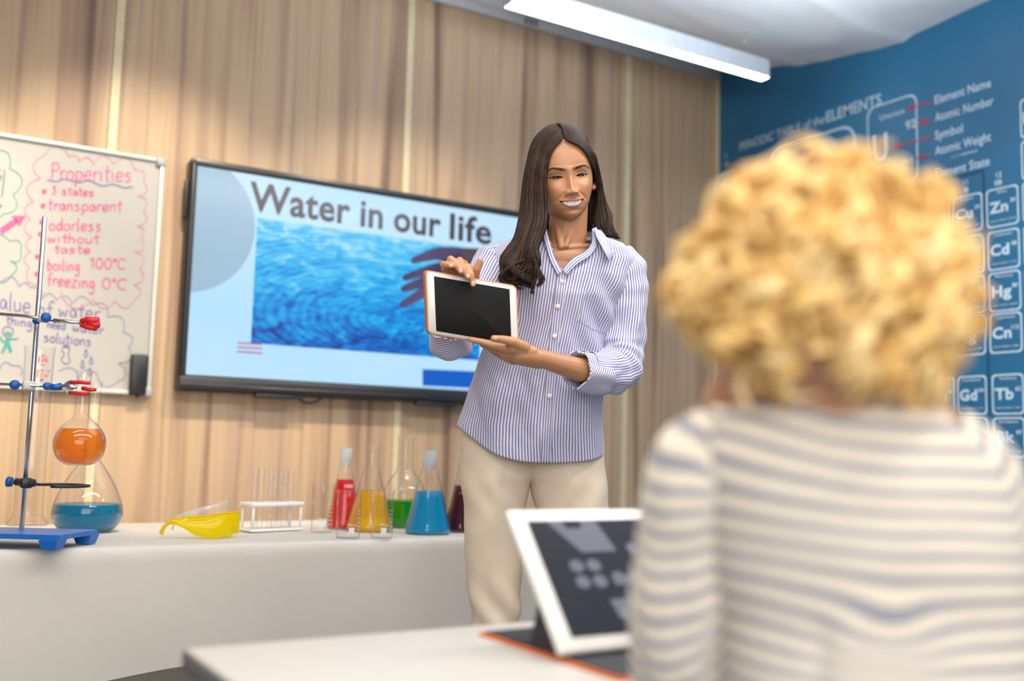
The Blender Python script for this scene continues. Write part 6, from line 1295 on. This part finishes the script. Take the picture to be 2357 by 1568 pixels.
for sgn in (-1, 1):
    kn = hipc + RH * sgn * .085 + fwd * .30; an = A([kn[0], kn[1], 0]) - fwd * .03; w = MB(); w.rings([[an + fwd * t + RH * hw * math.cos(q) + UP * (h / 2 + h / 2 * math.sin(q)) for q in np.linspace(0, 2 * math.pi, 16, endpoint=False)] for t, hw, h in ((-.05, .018, .05), (-.035, .032, .075), (.03, .036, .075), (.08, .040, .05), (.13, .032, .035), (.15, .010, .02))]); w.build('shoe', plain('white_shoe', (.7, .7, .7), .5) if sgn < 0 else bpy.data.materials['white_shoe'], ch_)
# ------------------------------------------------------------------ blue school chairs
M_chair = plain('blue_plastic_shell', srgb(20, 90, 185), .4)
def chair(loc, face, label, back_h=.74, seat_h=.36):
    loc = A(loc, float); f = nz(A([face[0], face[1], 0])); r = nz(np.cross(f, UP)); e = empty('school_chair', loc, label, 'chair')
    w = MB(); G_ = []
    for v in np.linspace(-1, 1, 9): G_.append([loc + r * v * .19 + f * u * .18 + UP * (seat_h + .012 * v * v - .010 * (1 - u * u) - .02 * max(0, u - .6)) for u in np.linspace(-1, 1, 9)])
    w.rings(G_, False, False); o = w.build('seat', M_chair, e); m_ = o.modifiers.new('t', 'SOLIDIFY'); m_.thickness = .008; m_.offset = 0
    w = MB(); G_ = []
    for v in np.linspace(-1, 1, 11): G_.append([loc - f * (.175 + .05 * u - .03 * v * v) + r * v * (.19 - .02 * u * u) + UP * (seat_h + .12 + (back_h - seat_h - .12) * u - .02 * (v ** 4) * u) for u in np.linspace(0, 1, 8)])
    w.rings(G_, False, False); o = w.build('backrest', M_chair, e); m_ = o.modifiers.new('t', 'SOLIDIFY'); m_.thickness = .008; m_.offset = 0
    for a_ in (-1, 1):
        for b_ in (-1, 1): w = MB(); w.tube([loc + r * a_ * .15 + f * b_ * .13 + UP * (seat_h - .012), loc + r * a_ * .175 + f * b_ * .17 + UP * .008], .010, 10); w.build('leg', M_alu, e); 
        w = MB(); w.tube([loc + r * a_ * .14 - f * .13 + UP * (seat_h - .015), loc + r * a_ * .15 - f * .185 + UP * (seat_h + .02), loc + r * a_ * .15 - f * .20 + UP * (seat_h + .22)], .009, 8); w.build('back_post', M_alu, e)
    return e
chair(A([hipc[0], hipc[1], 0]) - fwd * .0, fwd, 'blue plastic school chair under the curly blond child', back_h=.60)
cp = D(2378, 1400, 1.30); chair(A([cp[0], cp[1], 0]) , nz(A([.2, 1, 0])), 'blue plastic school chair at the right edge of the picture', back_h=.80, seat_h=.42)
